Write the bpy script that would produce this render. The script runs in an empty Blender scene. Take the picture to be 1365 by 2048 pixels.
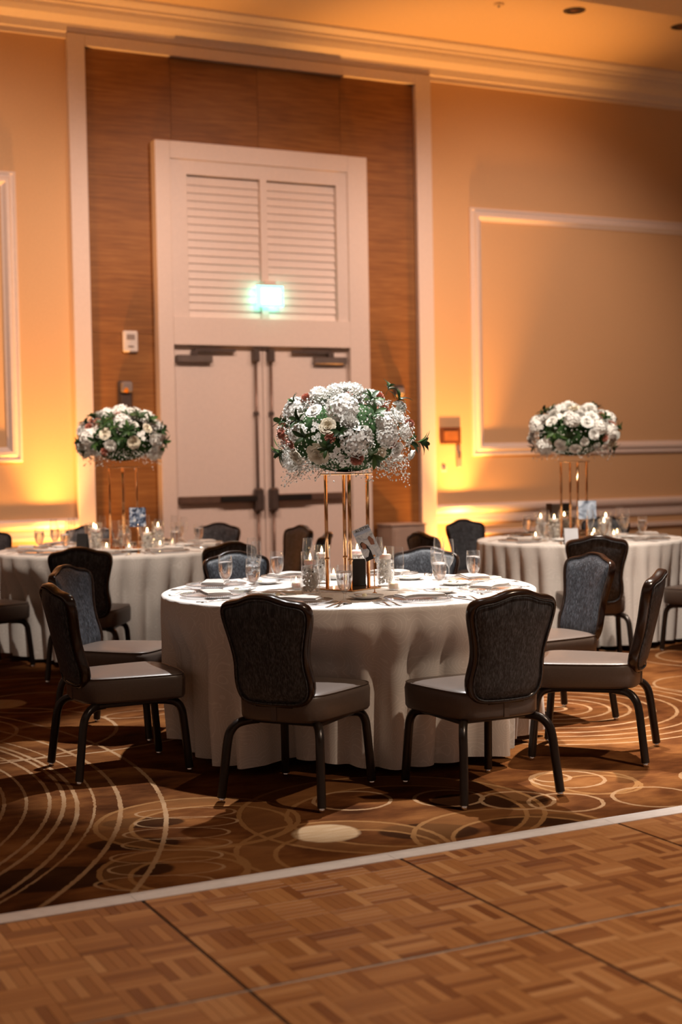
import bpy, bmesh, math, random
from mathutils import Vector, Matrix
PI = math.pi
sc = bpy.context.scene
COL = sc.collection
R = random.Random(7)

# ------------------------------------------------------------------ camera
F_PX, CAM_H = 2844.0, 1.42
YAW, ROLL, PITCH = math.radians(26.5), math.radians(1.03), math.atan(111 / 2844.0)
fw = Vector((math.sin(YAW) * math.cos(PITCH), math.cos(YAW) * math.cos(PITCH), -math.sin(PITCH)))
r0 = Vector((math.cos(YAW), -math.sin(YAW), 0)); u0 = r0.cross(fw)
rt = r0 * math.cos(ROLL) - u0 * math.sin(ROLL)
up = u0 * math.cos(ROLL) + r0 * math.sin(ROLL)
CAM = Vector((0, 0, CAM_H))
cd = bpy.data.cameras.new('camera'); cam = bpy.data.objects.new('camera', cd); COL.objects.link(cam)
m = Matrix.Identity(4)
for i in range(3):
    m[i][0], m[i][1], m[i][2], m[i][3] = rt[i], up[i], -fw[i], CAM[i]
cam.matrix_world = m
cd.sensor_fit = 'HORIZONTAL'; cd.sensor_width = 24.0; cd.lens = F_PX * 24.0 / 1365
cd.clip_start, cd.clip_end = 0.1, 200
cd.dof.use_dof = True; cd.dof.focus_distance = 6.35; cd.dof.aperture_fstop = 1.9
sc.camera = cam

def ray(x, y): return fw + rt * ((x - 682.5) / F_PX) - up * ((y - 1024) / F_PX)
def onz(x, y, z=0.0):
    d = ray(x, y); return CAM + d * ((z - CAM_H) / d.z)

# ------------------------------------------------------------------ world, lights, exposure
vs = sc.view_settings
sc.display_settings.display_device = 'sRGB'
vs.view_transform = 'Standard'; vs.look = 'None'; vs.gamma = 1.0; vs.exposure = 0.0; vs.use_curve_mapping = False
sc.cycles.use_denoising = True
sc.cycles.caustics_reflective = False; sc.cycles.caustics_refractive = False
sc.cycles.sample_clamp_indirect = 4.0
sc.cycles.max_bounces = 7; sc.cycles.diffuse_bounces = 3; sc.cycles.glossy_bounces = 3; sc.cycles.transparent_max_bounces = 14
w = bpy.data.worlds.new('world'); sc.world = w; w.use_nodes = True
w.node_tree.nodes['Background'].inputs[0].default_value = (1.0, 0.64, 0.46, 1)
w.node_tree.nodes['Background'].inputs[1].default_value = 0.23

def aim(o, tgt):
    o.rotation_euler = (Vector(tgt) - o.location).to_track_quat('-Z', 'Y').to_euler()
def spot(name, loc, tgt, watts, color, angle, blend=0.5, size=0.05):
    l = bpy.data.lights.new(name, 'SPOT'); l.energy = watts; l.color = color
    l.spot_size = math.radians(angle); l.spot_blend = blend; l.shadow_soft_size = size
    o = bpy.data.objects.new(name, l); COL.objects.link(o); o.location = loc; aim(o, tgt); return o
WARMW = (1.0, 0.86, 0.72); NEUT = (1.0, 0.975, 0.95); AMBER = (1.0, 0.405, 0.085)
# ceiling fittings of the ballroom, all at ceiling height (underside 5.34 m) above the frame
LZ = 5.28
spot('pin_spot_middle_table_offscreen', (3.85, 7.2, LZ), (3.3, 6.46, 0.76), 2050, NEUT, 38.5, 0.35, 0.05)
spot('pin_spot_middle_flowers_offscreen', (2.3, 4.4, LZ), (3.16, 6.25, 1.58), 1000, (1.0, 0.95, 0.89), 12, 0.7, 0.05)
spot('pin_spot_niche_table_offscreen', (2.2, 7.4, LZ), (3.25, 10.2, 0.85), 1300, WARMW, 28, 0.8, 0.05)
spot('pin_spot_panelled_table_offscreen', (5.2, 6.4, LZ), (6.45, 8.86, 0.85), 1600, WARMW, 30, 0.8, 0.05)
spot('downlight_aisle_offscreen', (5.8, 6.3, LZ), (5.3, 6.1, 0.0), 2900, WARMW, 56, 0.8, 0.05)
spot('downlight_dance_floor_offscreen', (4.6, 2.6, LZ), (3.7, 3.5, 0.0), 760, (1.0, 0.78, 0.58), 72, 0.9, 0.05)
for nm_, wx_ in (('left', 2.6), ('centre', 5.4), ('right', 8.2)):
    spot('downlight_wall_%s_offscreen' % nm_, (wx_, 8.5, LZ), (wx_ + .2, 12.8, 1.7), 540, (1.0, 0.68, 0.54), 80, 0.9, 0.05)

# ------------------------------------------------------------------ node material helpers
MATS = {}
class NT:
    def __init__(s, name):
        s.m = bpy.data.materials.new(name); s.m.use_nodes = True
        s.n = s.m.node_tree.nodes; s.l = s.m.node_tree.links; s.n.clear()
        s.out = s.n.new('ShaderNodeOutputMaterial'); MATS[name] = s.m
    def node(s, t, ins=None, **kw):
        n = s.n.new(t)
        for k, v in kw.items(): setattr(n, k, v)
        for k, v in (ins or {}).items():
            if isinstance(v, bpy.types.NodeSocket): s.l.new(v, n.inputs[k])
            else: n.inputs[k].default_value = v
        return n
    def math(s, op, a, b=0.0, clamp=False):
        n = s.n.new('ShaderNodeMath'); n.operation = op; n.use_clamp = clamp
        for i, v in enumerate((a, b)):
            if isinstance(v, bpy.types.NodeSocket): s.l.new(v, n.inputs[i])
            else: n.inputs[i].default_value = v
        return n.outputs[0]
    def mix(s, f, a, b):
        n = s.n.new('ShaderNodeMix'); n.data_type = 'RGBA'
        for i, v in ((0, f), (6, a), (7, b)):
            if isinstance(v, bpy.types.NodeSocket): s.l.new(v, n.inputs[i])
            else: n.inputs[i].default_value = v
        return n.outputs[2]
    def coord(s, which='Object'): return s.node('ShaderNodeTexCoord').outputs[which]
    def mapping(s, vec, scale=(1, 1, 1), rot=(0, 0, 0), loc=(0, 0, 0)):
        return s.node('ShaderNodeMapping', {'Vector': vec, 'Scale': scale, 'Rotation': rot, 'Location': loc}).outputs[0]
    def noise(s, vec, scale, detail=3.0, rough=0.55, dist=0.0):
        return s.node('ShaderNodeTexNoise', {'Vector': vec, 'Scale': scale, 'Detail': detail, 'Roughness': rough, 'Distortion': dist}).outputs['Fac']
    def ramp(s, fac, stops):
        n = s.node('ShaderNodeValToRGB', {'Fac': fac}); e = n.color_ramp.elements
        while len(e) < len(stops): e.new(0.5)
        for el, (p, c) in zip(e, stops): el.position = p; el.color = c if len(c) == 4 else (*c, 1)
        return n.outputs['Color']
    def bsdf(s, color, rough=0.5, metal=0.0, spec=0.5, bump=None, bstr=0.3, bdist=0.002, **kw):
        b = s.node('ShaderNodeBsdfPrincipled', {'Base Color': color if isinstance(color, bpy.types.NodeSocket) else (*color[:3], 1),
                   'Roughness': rough, 'Metallic': metal, 'Specular IOR Level': spec})
        for k, v in kw.items(): b.inputs[k.replace('_', ' ')].default_value = v
        if bump is not None:
            bn = s.node('ShaderNodeBump', {'Height': bump, 'Strength': bstr, 'Distance': bdist})
            s.l.new(bn.outputs[0], b.inputs['Normal'])
        s.l.new(b.outputs[0], s.out.inputs[0]); return b

def simple(name, color, rough=0.5, metal=0.0, spec=0.5, var=0.06, nscale=14, bstr=0.1, **kw):
    t = NT(name); c = t.coord()
    n = t.noise(c, nscale, 4)
    a = tuple(max(0, v * (1 - var)) for v in color); b = tuple(min(1, v * (1 + var)) for v in color)
    t.bsdf(t.ramp(n, [(0.35, a), (0.65, b)]), rough, metal, spec, bump=n, bstr=bstr, **kw)
    return t.m
def emit(name, color, strength):
    t = NT(name); e = t.node('ShaderNodeEmission', {'Color': (*color, 1), 'Strength': strength}); t.l.new(e.outputs[0], t.out.inputs[0]); return t.m
def thin_glass(name, tint=(1, 1, 1), refl=1.0):
    t = NT(name)
    tr = t.node('ShaderNodeBsdfTransparent', {'Color': (*tint, 1)})
    gl = t.node('ShaderNodeBsdfGlossy', {'Color': (1, 1, 1, 1), 'Roughness': 0.03})
    lw = t.node('ShaderNodeLayerWeight', {'Blend': 0.5}).outputs['Facing']
    f = t.math('ADD', t.math('MULTIPLY', t.math('POWER', lw, 2.1), 0.85), 0.07 * refl, True)
    df = t.node('ShaderNodeBsdfDiffuse', {'Color': (.95, .93, .9, 1)})
    tl = t.node('ShaderNodeBsdfTranslucent', {'Color': (.95, .93, .9, 1)})
    dd = t.node('ShaderNodeMixShader', {0: .5, 1: df.outputs[0], 2: tl.outputs[0]})
    g2 = t.node('ShaderNodeMixShader', {0: .25, 1: gl.outputs[0], 2: dd.outputs[0]})
    mx = t.node('ShaderNodeMixShader', {0: f, 1: tr.outputs[0], 2: g2.outputs[0]})
    t.l.new(mx.outputs[0], t.out.inputs[0]); return t.m
def water_glass(name, tint, ior=1.33):
    t = NT(name)
    g = t.node('ShaderNodeBsdfGlass', {'Color': (*tint, 1), 'Roughness': 0.0, 'IOR': ior})
    tr = t.node('ShaderNodeBsdfTransparent', {'Color': (*tint, 1)})
    mx = t.node('ShaderNodeMixShader', {0: 0.45, 1: g.outputs[0], 2: tr.outputs[0]})
    t.l.new(mx.outputs[0], t.out.inputs[0]); return t.m

# ------------------------------------------------------------------ materials
simple('wall_paint', (0.66, 0.43, 0.225), 0.75, nscale=60, var=0.03)
simple('ceiling_paint', (0.70, 0.53, 0.35), 0.8, nscale=40, var=0.02)
simple('trim_paint', (0.74, 0.64, 0.57), 0.45, nscale=30, var=0.02)
simple('door_paint', (0.74, 0.64, 0.57), 0.4, nscale=30, var=0.02)
simple('dark_steel', (0.11, 0.085, 0.075), 0.4, 0.5, var=0.1)
simple('satin_steel', (0.24, 0.20, 0.18), 0.35, 0.7, var=0.08)
simple('bronze_steel', (0.20, 0.13, 0.10), 0.35, 0.6, var=0.08)
simple('black_pad', (0.012, 0.010, 0.009), 0.35, var=0.1)
simple('black_plastic', (0.016, 0.015, 0.015), 0.45, var=0.1)
simple('white_plastic', (0.72, 0.66, 0.6), 0.4, var=0.03)
simple('grey_plastic', (0.25, 0.21, 0.19), 0.5, var=0.05)
simple('plaque_brown', (0.10, 0.032, 0.010), 0.5, var=0.1)
simple('plaque_tan', (0.26, 0.10, 0.03), 0.5, var=0.1)
simple('pale_box', (0.42, 0.33, 0.27), 0.6, var=0.04)
simple('chrome', (0.75, 0.75, 0.76), 0.12, 1.0, var=0.02)
simple('gold', (0.85, 0.50, 0.25), 0.16, 1.0, var=0.03)
simple('porcelain', (0.80, 0.79, 0.78), 0.15, var=0.01)
simple('butter', (0.85, 0.78, 0.55), 0.4, var=0.03)
simple('napkin', (0.50, 0.44, 0.40), 0.8, var=0.04, nscale=200)
simple('candle_wax', (0.85, 0.80, 0.72), 0.5, var=0.02, Subsurface_Weight=0.3)
simple('leaf_green', (0.022, 0.050, 0.015), 0.45, spec=0.3, var=0.35, nscale=30)
simple('leaf_light', (0.045, 0.092, 0.022), 0.45, spec=0.3, var=0.3, nscale=30)
simple('foliage_core', (0.022, 0.050, 0.015), 0.9, spec=0.1, var=0.4, nscale=60)
simple('breath_white', (0.66, 0.63, 0.58), 0.7, var=0.04, nscale=90)
simple('stem_green', (0.08, 0.10, 0.04), 0.6, var=0.2, nscale=50)
simple('alu_trim', (0.80, 0.79, 0.83), 0.5, 0.0, var=0.05, nscale=25)
simple('alu_strip', (0.42, 0.37, 0.34), 0.4, 0.3, var=0.15, nscale=20)
simple('panel_edge', (0.17, 0.125, 0.105), 0.5, 0.4, var=0.1)
simple('table_wood', (0.30, 0.20, 0.12), 0.6, var=0.1)
def petal_mat(name, ca, cb, rough=0.6):
    t = NT(name); oi = t.node('ShaderNodeObjectInfo')
    n = t.noise(t.coord(), 2.2, 3); f = t.math('ADD', t.math('MULTIPLY', oi.outputs['Random'], 0.6), t.math('MULTIPLY', n, 0.4))
    t.bsdf(t.mix(f, (*ca, 1), (*cb, 1)), rough, 0, 0.25)
petal_mat('petal_white', (0.82, 0.79, 0.74), (0.74, 0.735, 0.71))
petal_mat('petal_cream', (0.74, 0.64, 0.47), (0.72, 0.67, 0.57))
petal_mat('petal_pink', (0.52, 0.17, 0.11), (0.62, 0.31, 0.24))
thin_glass('clear_glass', (0.97, 0.97, 0.97), 1.0)
thin_glass('charger_glass', (0.86, 0.86, 0.87), 1.5)
water_glass('water', (0.96, 0.97, 0.98))
water_glass('ice', (0.93, 0.95, 0.97), 1.3)
def bead_mat():
    t = NT('gel_bead'); d = t.node('ShaderNodeBsdfTranslucent', {'Color': (.9, .87, .83, 1)}); g = t.node('ShaderNodeBsdfPrincipled', {'Base Color': (.85, .83, .80, 1), 'Roughness': .15})
    tr = t.node('ShaderNodeBsdfTransparent'); a = t.node('ShaderNodeMixShader', {0: .5, 1: d.outputs[0], 2: g.outputs[0]})
    b = t.node('ShaderNodeMixShader', {0: .22, 1: a.outputs[0], 2: tr.outputs[0]}); t.l.new(b.outputs[0], t.out.inputs[0])
bead_mat()
emit('flame', (1.0, 0.62, 0.28), 26)
emit('exit_green', (0.10, 1.0, 0.70), 8.0)
emit('exit_overexposed', (0.80, 1.0, 0.93), 6.0)  # white emission painting the overexposed middle of the sign
emit('uplight_lens', (1.0, 0.45, 0.08), 12)
simple('reflection_orange', (0.75, 0.26, 0.03), 0.12, var=0.05)  # amber uplight's reflection put into the lens colour

def mk_veneer():
    t = NT('wood_veneer'); c = t.coord(); oi = t.node('ShaderNodeObjectInfo').outputs['Random']
    off = t.node('ShaderNodeVectorMath', {0: c, 1: t.node('ShaderNodeCombineXYZ', {0: t.math('MULTIPLY', oi, 7.0), 2: t.math('MULTIPLY', oi, 3.0)}).outputs[0]}, operation='ADD').outputs[0]
    g = t.noise(t.mapping(off, (0.9, 1, 16)), 3.0, 6, 0.6, 0.4)
    b = t.noise(t.mapping(off, (0.5, 1, 2.2)), 1.6, 3)
    f = t.math('ADD', t.math('MULTIPLY', g, 0.65), t.math('MULTIPLY', b, 0.4))
    col = t.ramp(f, [(0.3, (0.15, 0.055, 0.013)), (0.52, (0.25, 0.105, 0.026)), (0.75, (0.37, 0.175, 0.050))])
    t.bsdf(col, 0.5, 0, 0.35, bump=g, bstr=0.15)
mk_veneer()
def mk_parquet():
    t = NT('parquet'); c = t.coord(); oi = t.math('FRACT', t.math('ADD', t.node('ShaderNodeObjectInfo').outputs['Random'], t.node('ShaderNodeNewGeometry').outputs['Random Per Island']))
    off = t.node('ShaderNodeVectorMath', {0: c, 1: t.node('ShaderNodeCombineXYZ', {0: t.math('MULTIPLY', oi, 17.0), 1: t.math('MULTIPLY', oi, 9.0)}).outputs[0]}, operation='ADD').outputs[0]
    g = t.noise(t.mapping(off, (5, 60, 1)), 1.6, 5, 0.6)
    base = t.ramp(oi, [(0.0, (0.23, 0.080, 0.026)), (0.12, (0.32, 0.124, 0.042)), (0.45, (0.45, 0.198, 0.070)), (0.85, (0.53, 0.250, 0.095)), (1.0, (0.64, 0.34, 0.150))])
    dark = t.mix(0.22, base, (0.14, 0.05, 0.02, 1))
    r = t.noise(c, 2.0, 2)
    t.bsdf(t.mix(g, dark, base), t.math('ADD', t.math('MULTIPLY', g, 0.12), 0.30), 0, 0.4, bump=g, bstr=0.05)
mk_parquet()

def mk_fabric(name, ca, cb, scale, rough, spec, sheen=0.0):
    t = NT(name); c = t.coord('Object')
    wv = t.noise(t.mapping(c, (230, 230, 22)), 1.0, 2, 0.6)
    v2 = t.noise(t.mapping(c, (60, 60, 6)), 1.0, 2)
    f = t.math('ADD', t.math('MULTIPLY', wv, 0.8), t.math('MULTIPLY', v2, 0.25))
    t.bsdf(t.ramp(f, [(0.46, ca), (0.68, cb)]), rough, 0, spec, bump=wv, bstr=0.25, bdist=0.001, Sheen_Weight=sheen)
mk_fabric('chair_fabric', (0.016, 0.0175, 0.021), (0.090, 0.097, 0.112), 1, 0.5, 0.35)
simple('chair_vinyl', (0.088, 0.064, 0.052), 0.36, var=0.06, nscale=120, spec=0.5)
simple('chair_wood', (0.018, 0.0075, 0.0045), 0.22, var=0.25, nscale=30, spec=0.6)
simple('chair_metal', (0.020, 0.0135, 0.0105), 0.30, 0.4, var=0.1, nscale=30)

def mk_cloth():
    t = NT('table_linen'); c = t.coord()
    d = t.node('ShaderNodeTexNoise', {'Vector': c, 'Scale': 5.0, 'Detail': 1.0}).outputs['Color']
    v = t.node('ShaderNodeVectorMath', {0: c, 1: t.node('ShaderNodeVectorMath', {0: d, 1: (0.25, 0.25, 0.25)}, operation='MULTIPLY').outputs[0]}, operation='ADD').outputs[0]
    vo = t.node('ShaderNodeTexVoronoi', {'Vector': v, 'Scale': 7.0}).outputs['Distance']
    sw = t.math('SINE', t.math('MULTIPLY', vo, 60.0))
    msk = t.math('GREATER_THAN', sw, 0.82)
    col = t.mix(msk, (0.70, 0.65, 0.61, 1), (0.79, 0.74, 0.70, 1))
    fine = t.noise(c, 400, 2)
    t.bsdf(col, 0.62, 0, 0.3, bump=fine, bstr=0.06, Sheen_Weight=0.15)
mk_cloth()

def mk_carpet():
    t = NT('carpet'); P = t.coord('Object')
    g = bpy.data.node_groups.new('ring', 'ShaderNodeTree')
    for nm, ty in (('P', 'NodeSocketVector'), ('Center', 'NodeSocketVector'), ('Scale', 'NodeSocketVector'), ('Angle', 'NodeSocketVector'), ('R', 'NodeSocketFloat'), ('W', 'NodeSocketFloat')):
        g.interface.new_socket(nm, in_out='INPUT', socket_type=ty)
    g.interface.new_socket('Line', in_out='OUTPUT', socket_type='NodeSocketFloat')
    g.interface.new_socket('Disc', in_out='OUTPUT', socket_type='NodeSocketFloat')
    gi, go = g.nodes.new('NodeGroupInput'), g.nodes.new('NodeGroupOutput')
    mp = g.nodes.new('ShaderNodeMapping'); mp.vector_type = 'TEXTURE'
    L = g.links
    L.new(gi.outputs['P'], mp.inputs['Vector']); L.new(gi.outputs['Center'], mp.inputs['Location']); L.new(gi.outputs['Scale'], mp.inputs['Scale']); L.new(gi.outputs['Angle'], mp.inputs['Rotation'])
    ln = g.nodes.new('ShaderNodeVectorMath'); ln.operation = 'LENGTH'; L.new(mp.outputs[0], ln.inputs[0])
    def mth(op, a, b, clamp=False):
        n = g.nodes.new('ShaderNodeMath'); n.operation = op; n.use_clamp = clamp
        for i, v in enumerate((a, b)):
            if isinstance(v, bpy.types.NodeSocket): L.new(v, n.inputs[i])
            else: n.inputs[i].default_value = v
        return n.outputs[0]
    sd = mth('SUBTRACT', ln.outputs['Value'], gi.outputs['R'])
    q = mth('DIVIDE', mth('ABSOLUTE', sd, 0), gi.outputs['W'])
    L.new(mth('MULTIPLY', mth('SUBTRACT', 1.25, q), 4.0, True), go.inputs['Line'])
    L.new(mth('MULTIPLY', mth('MULTIPLY', sd, -1), 60.0, True), go.inputs['Disc'])
    wob = t.node('ShaderNodeTexNoise', {'Vector': P, 'Scale': 30.0, 'Detail': 2.0}).outputs['Color']
    Pw = t.node('ShaderNodeVectorMath', {0: P, 1: t.node('ShaderNodeVectorMath', {0: t.node('ShaderNodeVectorMath', {0: wob, 1: (0.5, 0.5, 0.5)}, operation='SUBTRACT').outputs[0], 1: (0.012, 0.012, 0)}, operation='MULTIPLY').outputs[0]}, operation='ADD').outputs[0]
    flat = t.node('ShaderNodeVectorMath', {0: Pw, 1: (1, 1, 0)}, operation='MULTIPLY').outputs[0]
    def ring(c, r, wd=0.010, ab=(1, 1), ang=0):
        n = t.node('ShaderNodeGroup'); n.node_tree = g
        t.l.new(flat, n.inputs['P'])
        n.inputs['Center'].default_value = (c[0], c[1], 0); n.inputs['Scale'].default_value = (ab[0], ab[1], 1)
        n.inputs['Angle'].default_value = (0, 0, ang); n.inputs['R'].default_value = r; n.inputs['W'].default_value = wd
        return n.outputs['Line'], n.outputs['Disc']
    def mx(lst):
        o = lst[0]
        for s in lst[1:]: o = t.math('MAXIMUM', o, s)
        return o
    lines, soft, darks, bands = [], [], [], []
    # big concentric sweeps by the dance floor edge
    for c, r, wd in (((-1.01, 6.40), 2.703, .008), ((-.724, 6.42), 2.379, .008), ((-.652, 6.38), 2.241, .007), ((-.62, 6.36), 2.11, .006), ((-.6, 6.36), 2.0, .007), ((-.85, 6.4), 2.62, .005),
                     ((-1.179, 6.471), 3.06, .0085), ((-1.784, 6.555), 3.841, .0085)):
        lines.append(ring(c, r, wd)[0])
    # loops on a string along the sweeps
    for i in range(7):
        c = (1.95 - .07 * i + .02 * (i % 2), 5.36 - .14 * i)
        lines.append(ring(c, .20, .006, (1, .42), -.42)[0])
    for i in range(4): lines.append(ring((2.5 + .3 * i, 7.6 + .2 * i), .2, .01, (1, .5), .4 * i)[0])
    # rings right of the loops
    for c, r in (((1.94, 5.2), .395), ((1.639, 4.634), .257), ((2.266, 4.571), .389), ((2.678, 4.968), .609), ((2.917, 4.415), .391), ((3.632, 4.98), .222)):
        l, d = ring(c, r, .009); soft.append(l)
        l2, d2 = ring((c[0] + .03, c[1] - .07), r * .78, .008); soft.append(l2)
        bands.append(t.math('SUBTRACT', d, d2, True))
    for c, r in (((2.982, 5.031), .141), ((3.205, 4.855), .15), ((3.354, 4.726), .15), ((3.72, 4.62), .17), ((3.60, 5.06), .16), ((3.56, 5.12), .08), ((2.62, 5.2), .16), ((5.837, 6.659), .367), ((5.9, 6.7), .2), ((4.2, 4.75), .18), ((4.45, 4.9), .2)):
        lines.append(ring(c, r, .0075)[0])
    # concentric target by the side chairs
    for r in (.08, .215, .32, .43, .56, .68, .78, .88, .98): lines.append(ring((4.53, 6.51), r, .0085)[0])
    for c, r in (((1.3, 7.6), .5), ((1.5, 7.5), .8), ((2.1, 8.3), .35), ((2.6, 8.2), .3), ((1.9, 8.0), 1.3), ((5.9, 8.1), .3), ((6.6, 7.6), .5), ((6.6, 7.6), .35), ((5.2, 7.9), .4), ((4.2, 8.6), .5)):
        lines.append(ring(c, r, .009)[0])
    # dark filled shapes
    for c, r, ab, a in (((1.75, 5.3), .17, (1, .5), -.4), ((1.62, 5.02), .18, (1, .5), -.4), ((1.5, 4.72), .17, (1, .6), -.5), ((1.2, 4.75), .3, (1, .5), -.3),
                        ((2.65, 4.62), .2, (1, .6), -.5), ((3.0, 4.95), .14, (1, 1), 0), ((3.2, 4.85), .14, (1, 1), 0), ((3.1, 4.55), .2, (1, .5), -.4)):
        darks.append(ring(c, r, .01, ab, a)[1])
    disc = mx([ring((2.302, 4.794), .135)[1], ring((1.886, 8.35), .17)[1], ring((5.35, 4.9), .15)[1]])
    n1 = t.noise(P, 1.7, 3, 0.5, 0.8); n2 = t.noise(t.mapping(P, (1, 2.2, 1), (0, 0, .5)), 4.0, 4, 0.6); nf = t.noise(P, 160, 2)
    base = t.ramp(t.math('ADD', t.math('MULTIPLY', n1, .6), t.math('MULTIPLY', n2, .4)),
                  [(0.34, (0.034, 0.0105, 0.0036)), (0.46, (0.092, 0.031, 0.0098)), (0.58, (0.175, 0.068, 0.021)), (0.72, (0.26, 0.115, 0.040))])
    col = t.mix(t.math('MULTIPLY', mx(darks), 0.85), base, (0.020, 0.0075, 0.0035, 1))
    col = t.mix(t.math('MULTIPLY', mx(bands), 0.45), col, (0.19, 0.082, 0.028, 1))
    col = t.mix(t.math('MULTIPLY', mx(soft), 0.75), col, (0.27, 0.135, 0.052, 1))
    lc = t.mix(t.noise(P, 5.0, 1), (0.22, 0.098, 0.033, 1), (0.41, 0.28, 0.17, 1))
    col = t.mix(t.math('MULTIPLY', mx(lines), 0.85), col, lc)
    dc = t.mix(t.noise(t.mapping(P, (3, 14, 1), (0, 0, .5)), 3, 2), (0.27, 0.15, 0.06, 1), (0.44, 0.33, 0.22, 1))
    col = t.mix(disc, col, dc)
    col = t.mix(t.math('MULTIPLY', nf, 0.35), col, t.mix(0.55, col, (0.02, 0.01, 0.005, 1)))
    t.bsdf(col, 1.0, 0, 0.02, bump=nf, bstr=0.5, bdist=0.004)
mk_carpet()

# ------------------------------------------------------------------ geometry helpers
class MB:
    def __init__(s): s.v, s.f = [], []
    def add(s, vs, fs):
        k = len(s.v); s.v += [tuple(p) for p in vs]; s.f += [tuple(i + k for i in f) for f in fs]; return s
    def box(s, x0, x1, y0, y1, z0, z1, bev=0.0):
        if bev <= 0:
            return s.add([(x, y, z) for z in (z0, z1) for y in (y0, y1) for x in (x0, x1)],
                         [(0, 2, 3, 1), (4, 5, 7, 6), (0, 1, 5, 4), (2, 6, 7, 3), (0, 4, 6, 2), (1, 3, 7, 5)])
        b = bev
        rings = [(z0, b), (z0 + b, 0), (z1 - b, 0), (z1, b)]
        vs, fs = [], []
        for z, i in rings:
            vs += [(x0 + i, y0 + b, z), (x0 + b, y0 + i, z), (x1 - b, y0 + i, z), (x1 - i, y0 + b, z), (x1 - i, y1 - b, z), (x1 - b, y1 - i, z), (x0 + b, y1 - i, z), (x0 + i, y1 - b, z)]
        for k in range(3):
            for j in range(8): fs.append((k * 8 + j, k * 8 + (j + 1) % 8, k * 8 + 8 + (j + 1) % 8, k * 8 + 8 + j))
        fs.append(tuple(range(7, -1, -1))); fs.append(tuple(range(24, 32)))
        return s.add(vs, fs)
    def lathe(s, prof, n=24, c=(0, 0, 0), closed=False):
        vs, fs = [], []
        for r, z in prof:
            for j in range(n):
                a = 2 * PI * j / n; vs.append((c[0] + r * math.cos(a), c[1] + r * math.sin(a), c[2] + z))
        for i in range(len(prof) - 1):
            for j in range(n): fs.append((i * n + j, i * n + (j + 1) % n, (i + 1) * n + (j + 1) % n, (i + 1) * n + j))
        if closed:
            fs.append(tuple(range(n - 1, -1, -1))); k = (len(prof) - 1) * n; fs.append(tuple(range(k, k + n)))
        return s.add(vs, fs)
    def tube(s, pts, r, n=8, square=False, closed=False, cap=True):
        pts = [Vector(p) for p in pts]; N = len(pts); vs, fs = [], []
        prev = None
        for i, p in enumerate(pts):
            if closed: t = (pts[(i + 1) % N] - pts[i - 1]).normalized()
            else: t = (pts[min(i + 1, N - 1)] - pts[max(i - 1, 0)]).normalized()
            if prev is None:
                a = Vector((0, 0, 1)) if abs(t.z) < 0.9 else Vector((0, 1, 0)); nx = t.cross(a).normalized()
            else:
                nx = (prev - t * prev.dot(t)).normalized()
            prev = nx; ny = t.cross(nx)
            rr = r[i] if isinstance(r, (list, tuple)) else r
            for j in range(n):
                a = 2 * PI * (j + 0.5) / n; ca, sa = math.cos(a), math.sin(a)
                if square:
                    k = 1 / max(abs(ca), abs(sa)); k = min(k, 1.28); ca *= k; sa *= k
                vs.append(p + nx * (rr * ca) + ny * (rr * sa))
        M = N if closed else N - 1
        for i in range(M):
            for j in range(n):
                i2 = (i + 1) % N; fs.append((i * n + j, i * n + (j + 1) % n, i2 * n + (j + 1) % n, i2 * n + j))
        if cap and not closed:
            fs.append(tuple(range(n - 1, -1, -1))); k = (N - 1) * n; fs.append(tuple(range(k, k + n)))
        return s.add(vs, fs)
    def prism_x(s, prof, x0, x1):       # prof: list of (y,z), extruded along x
        n = len(prof)
        vs = [(x0, y, z) for y, z in prof] + [(x1, y, z) for y, z in prof]
        fs = [(i, (i + 1) % n, n + (i + 1) % n, n + i) for i in range(n)] + [tuple(range(n - 1, -1, -1)), tuple(range(n, 2 * n))]
        return s.add(vs, fs)
    def ico(s, c, r, sub=0):
        o = [(1, 0, 0), (-1, 0, 0), (0, 1, 0), (0, -1, 0), (0, 0, 1), (0, 0, -1)]
        f = [(0, 2, 4), (2, 1, 4), (1, 3, 4), (3, 0, 4), (2, 0, 5), (1, 2, 5), (3, 1, 5), (0, 3, 5)]
        o = [Vector(p) for p in o]
        for _ in range(sub):
            nf, cache = [], {}
            def mid(a, b):
                k = (min(a, b), max(a, b))
                if k not in cache: cache[k] = len(o); o.append(((o[a] + o[b]) / 2).normalized())
                return cache[k]
            for a, b, d in f:
                x, y, z = mid(a, b), mid(b, d), mid(d, a); nf += [(a, x, z), (b, y, x), (d, z, y), (x, y, z)]
            f = nf
        rr = r if isinstance(r, (tuple, list)) else (r, r, r)
        return s.add([(c[0] + p.x * rr[0], c[1] + p.y * rr[1], c[2] + p.z * rr[2]) for p in o], f)
    def mesh(s, name, mat, smooth=False):
        me = bpy.data.meshes.new(name); me.from_pydata(s.v, [], s.f); me.update()
        if smooth: me.polygons.foreach_set('use_smooth', [True] * len(me.polygons))
        me.materials.append(MATS[mat])
        bm = bmesh.new(); bm.from_mesh(me); bmesh.ops.recalc_face_normals(bm, faces=bm.faces); bm.to_mesh(me); bm.free()
        return me
    def build(s, name, mat, parent=None, smooth=False, loc=None, auto=None):
        o = bpy.data.objects.new(name, s.mesh(name, mat, smooth or auto is not None)); COL.objects.link(o)
        if auto is not None: sharp(o.data, auto)
        if parent: o.parent = parent
        if loc is not None: o.location = loc
        return o
def sharp(me, deg):
    bm = bmesh.new(); bm.from_mesh(me); a = math.radians(deg)
    for e in bm.edges:
        if len(e.link_faces) == 2 and e.calc_face_angle(0) > a: e.smooth = False
    bm.to_mesh(me); bm.free()
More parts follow.
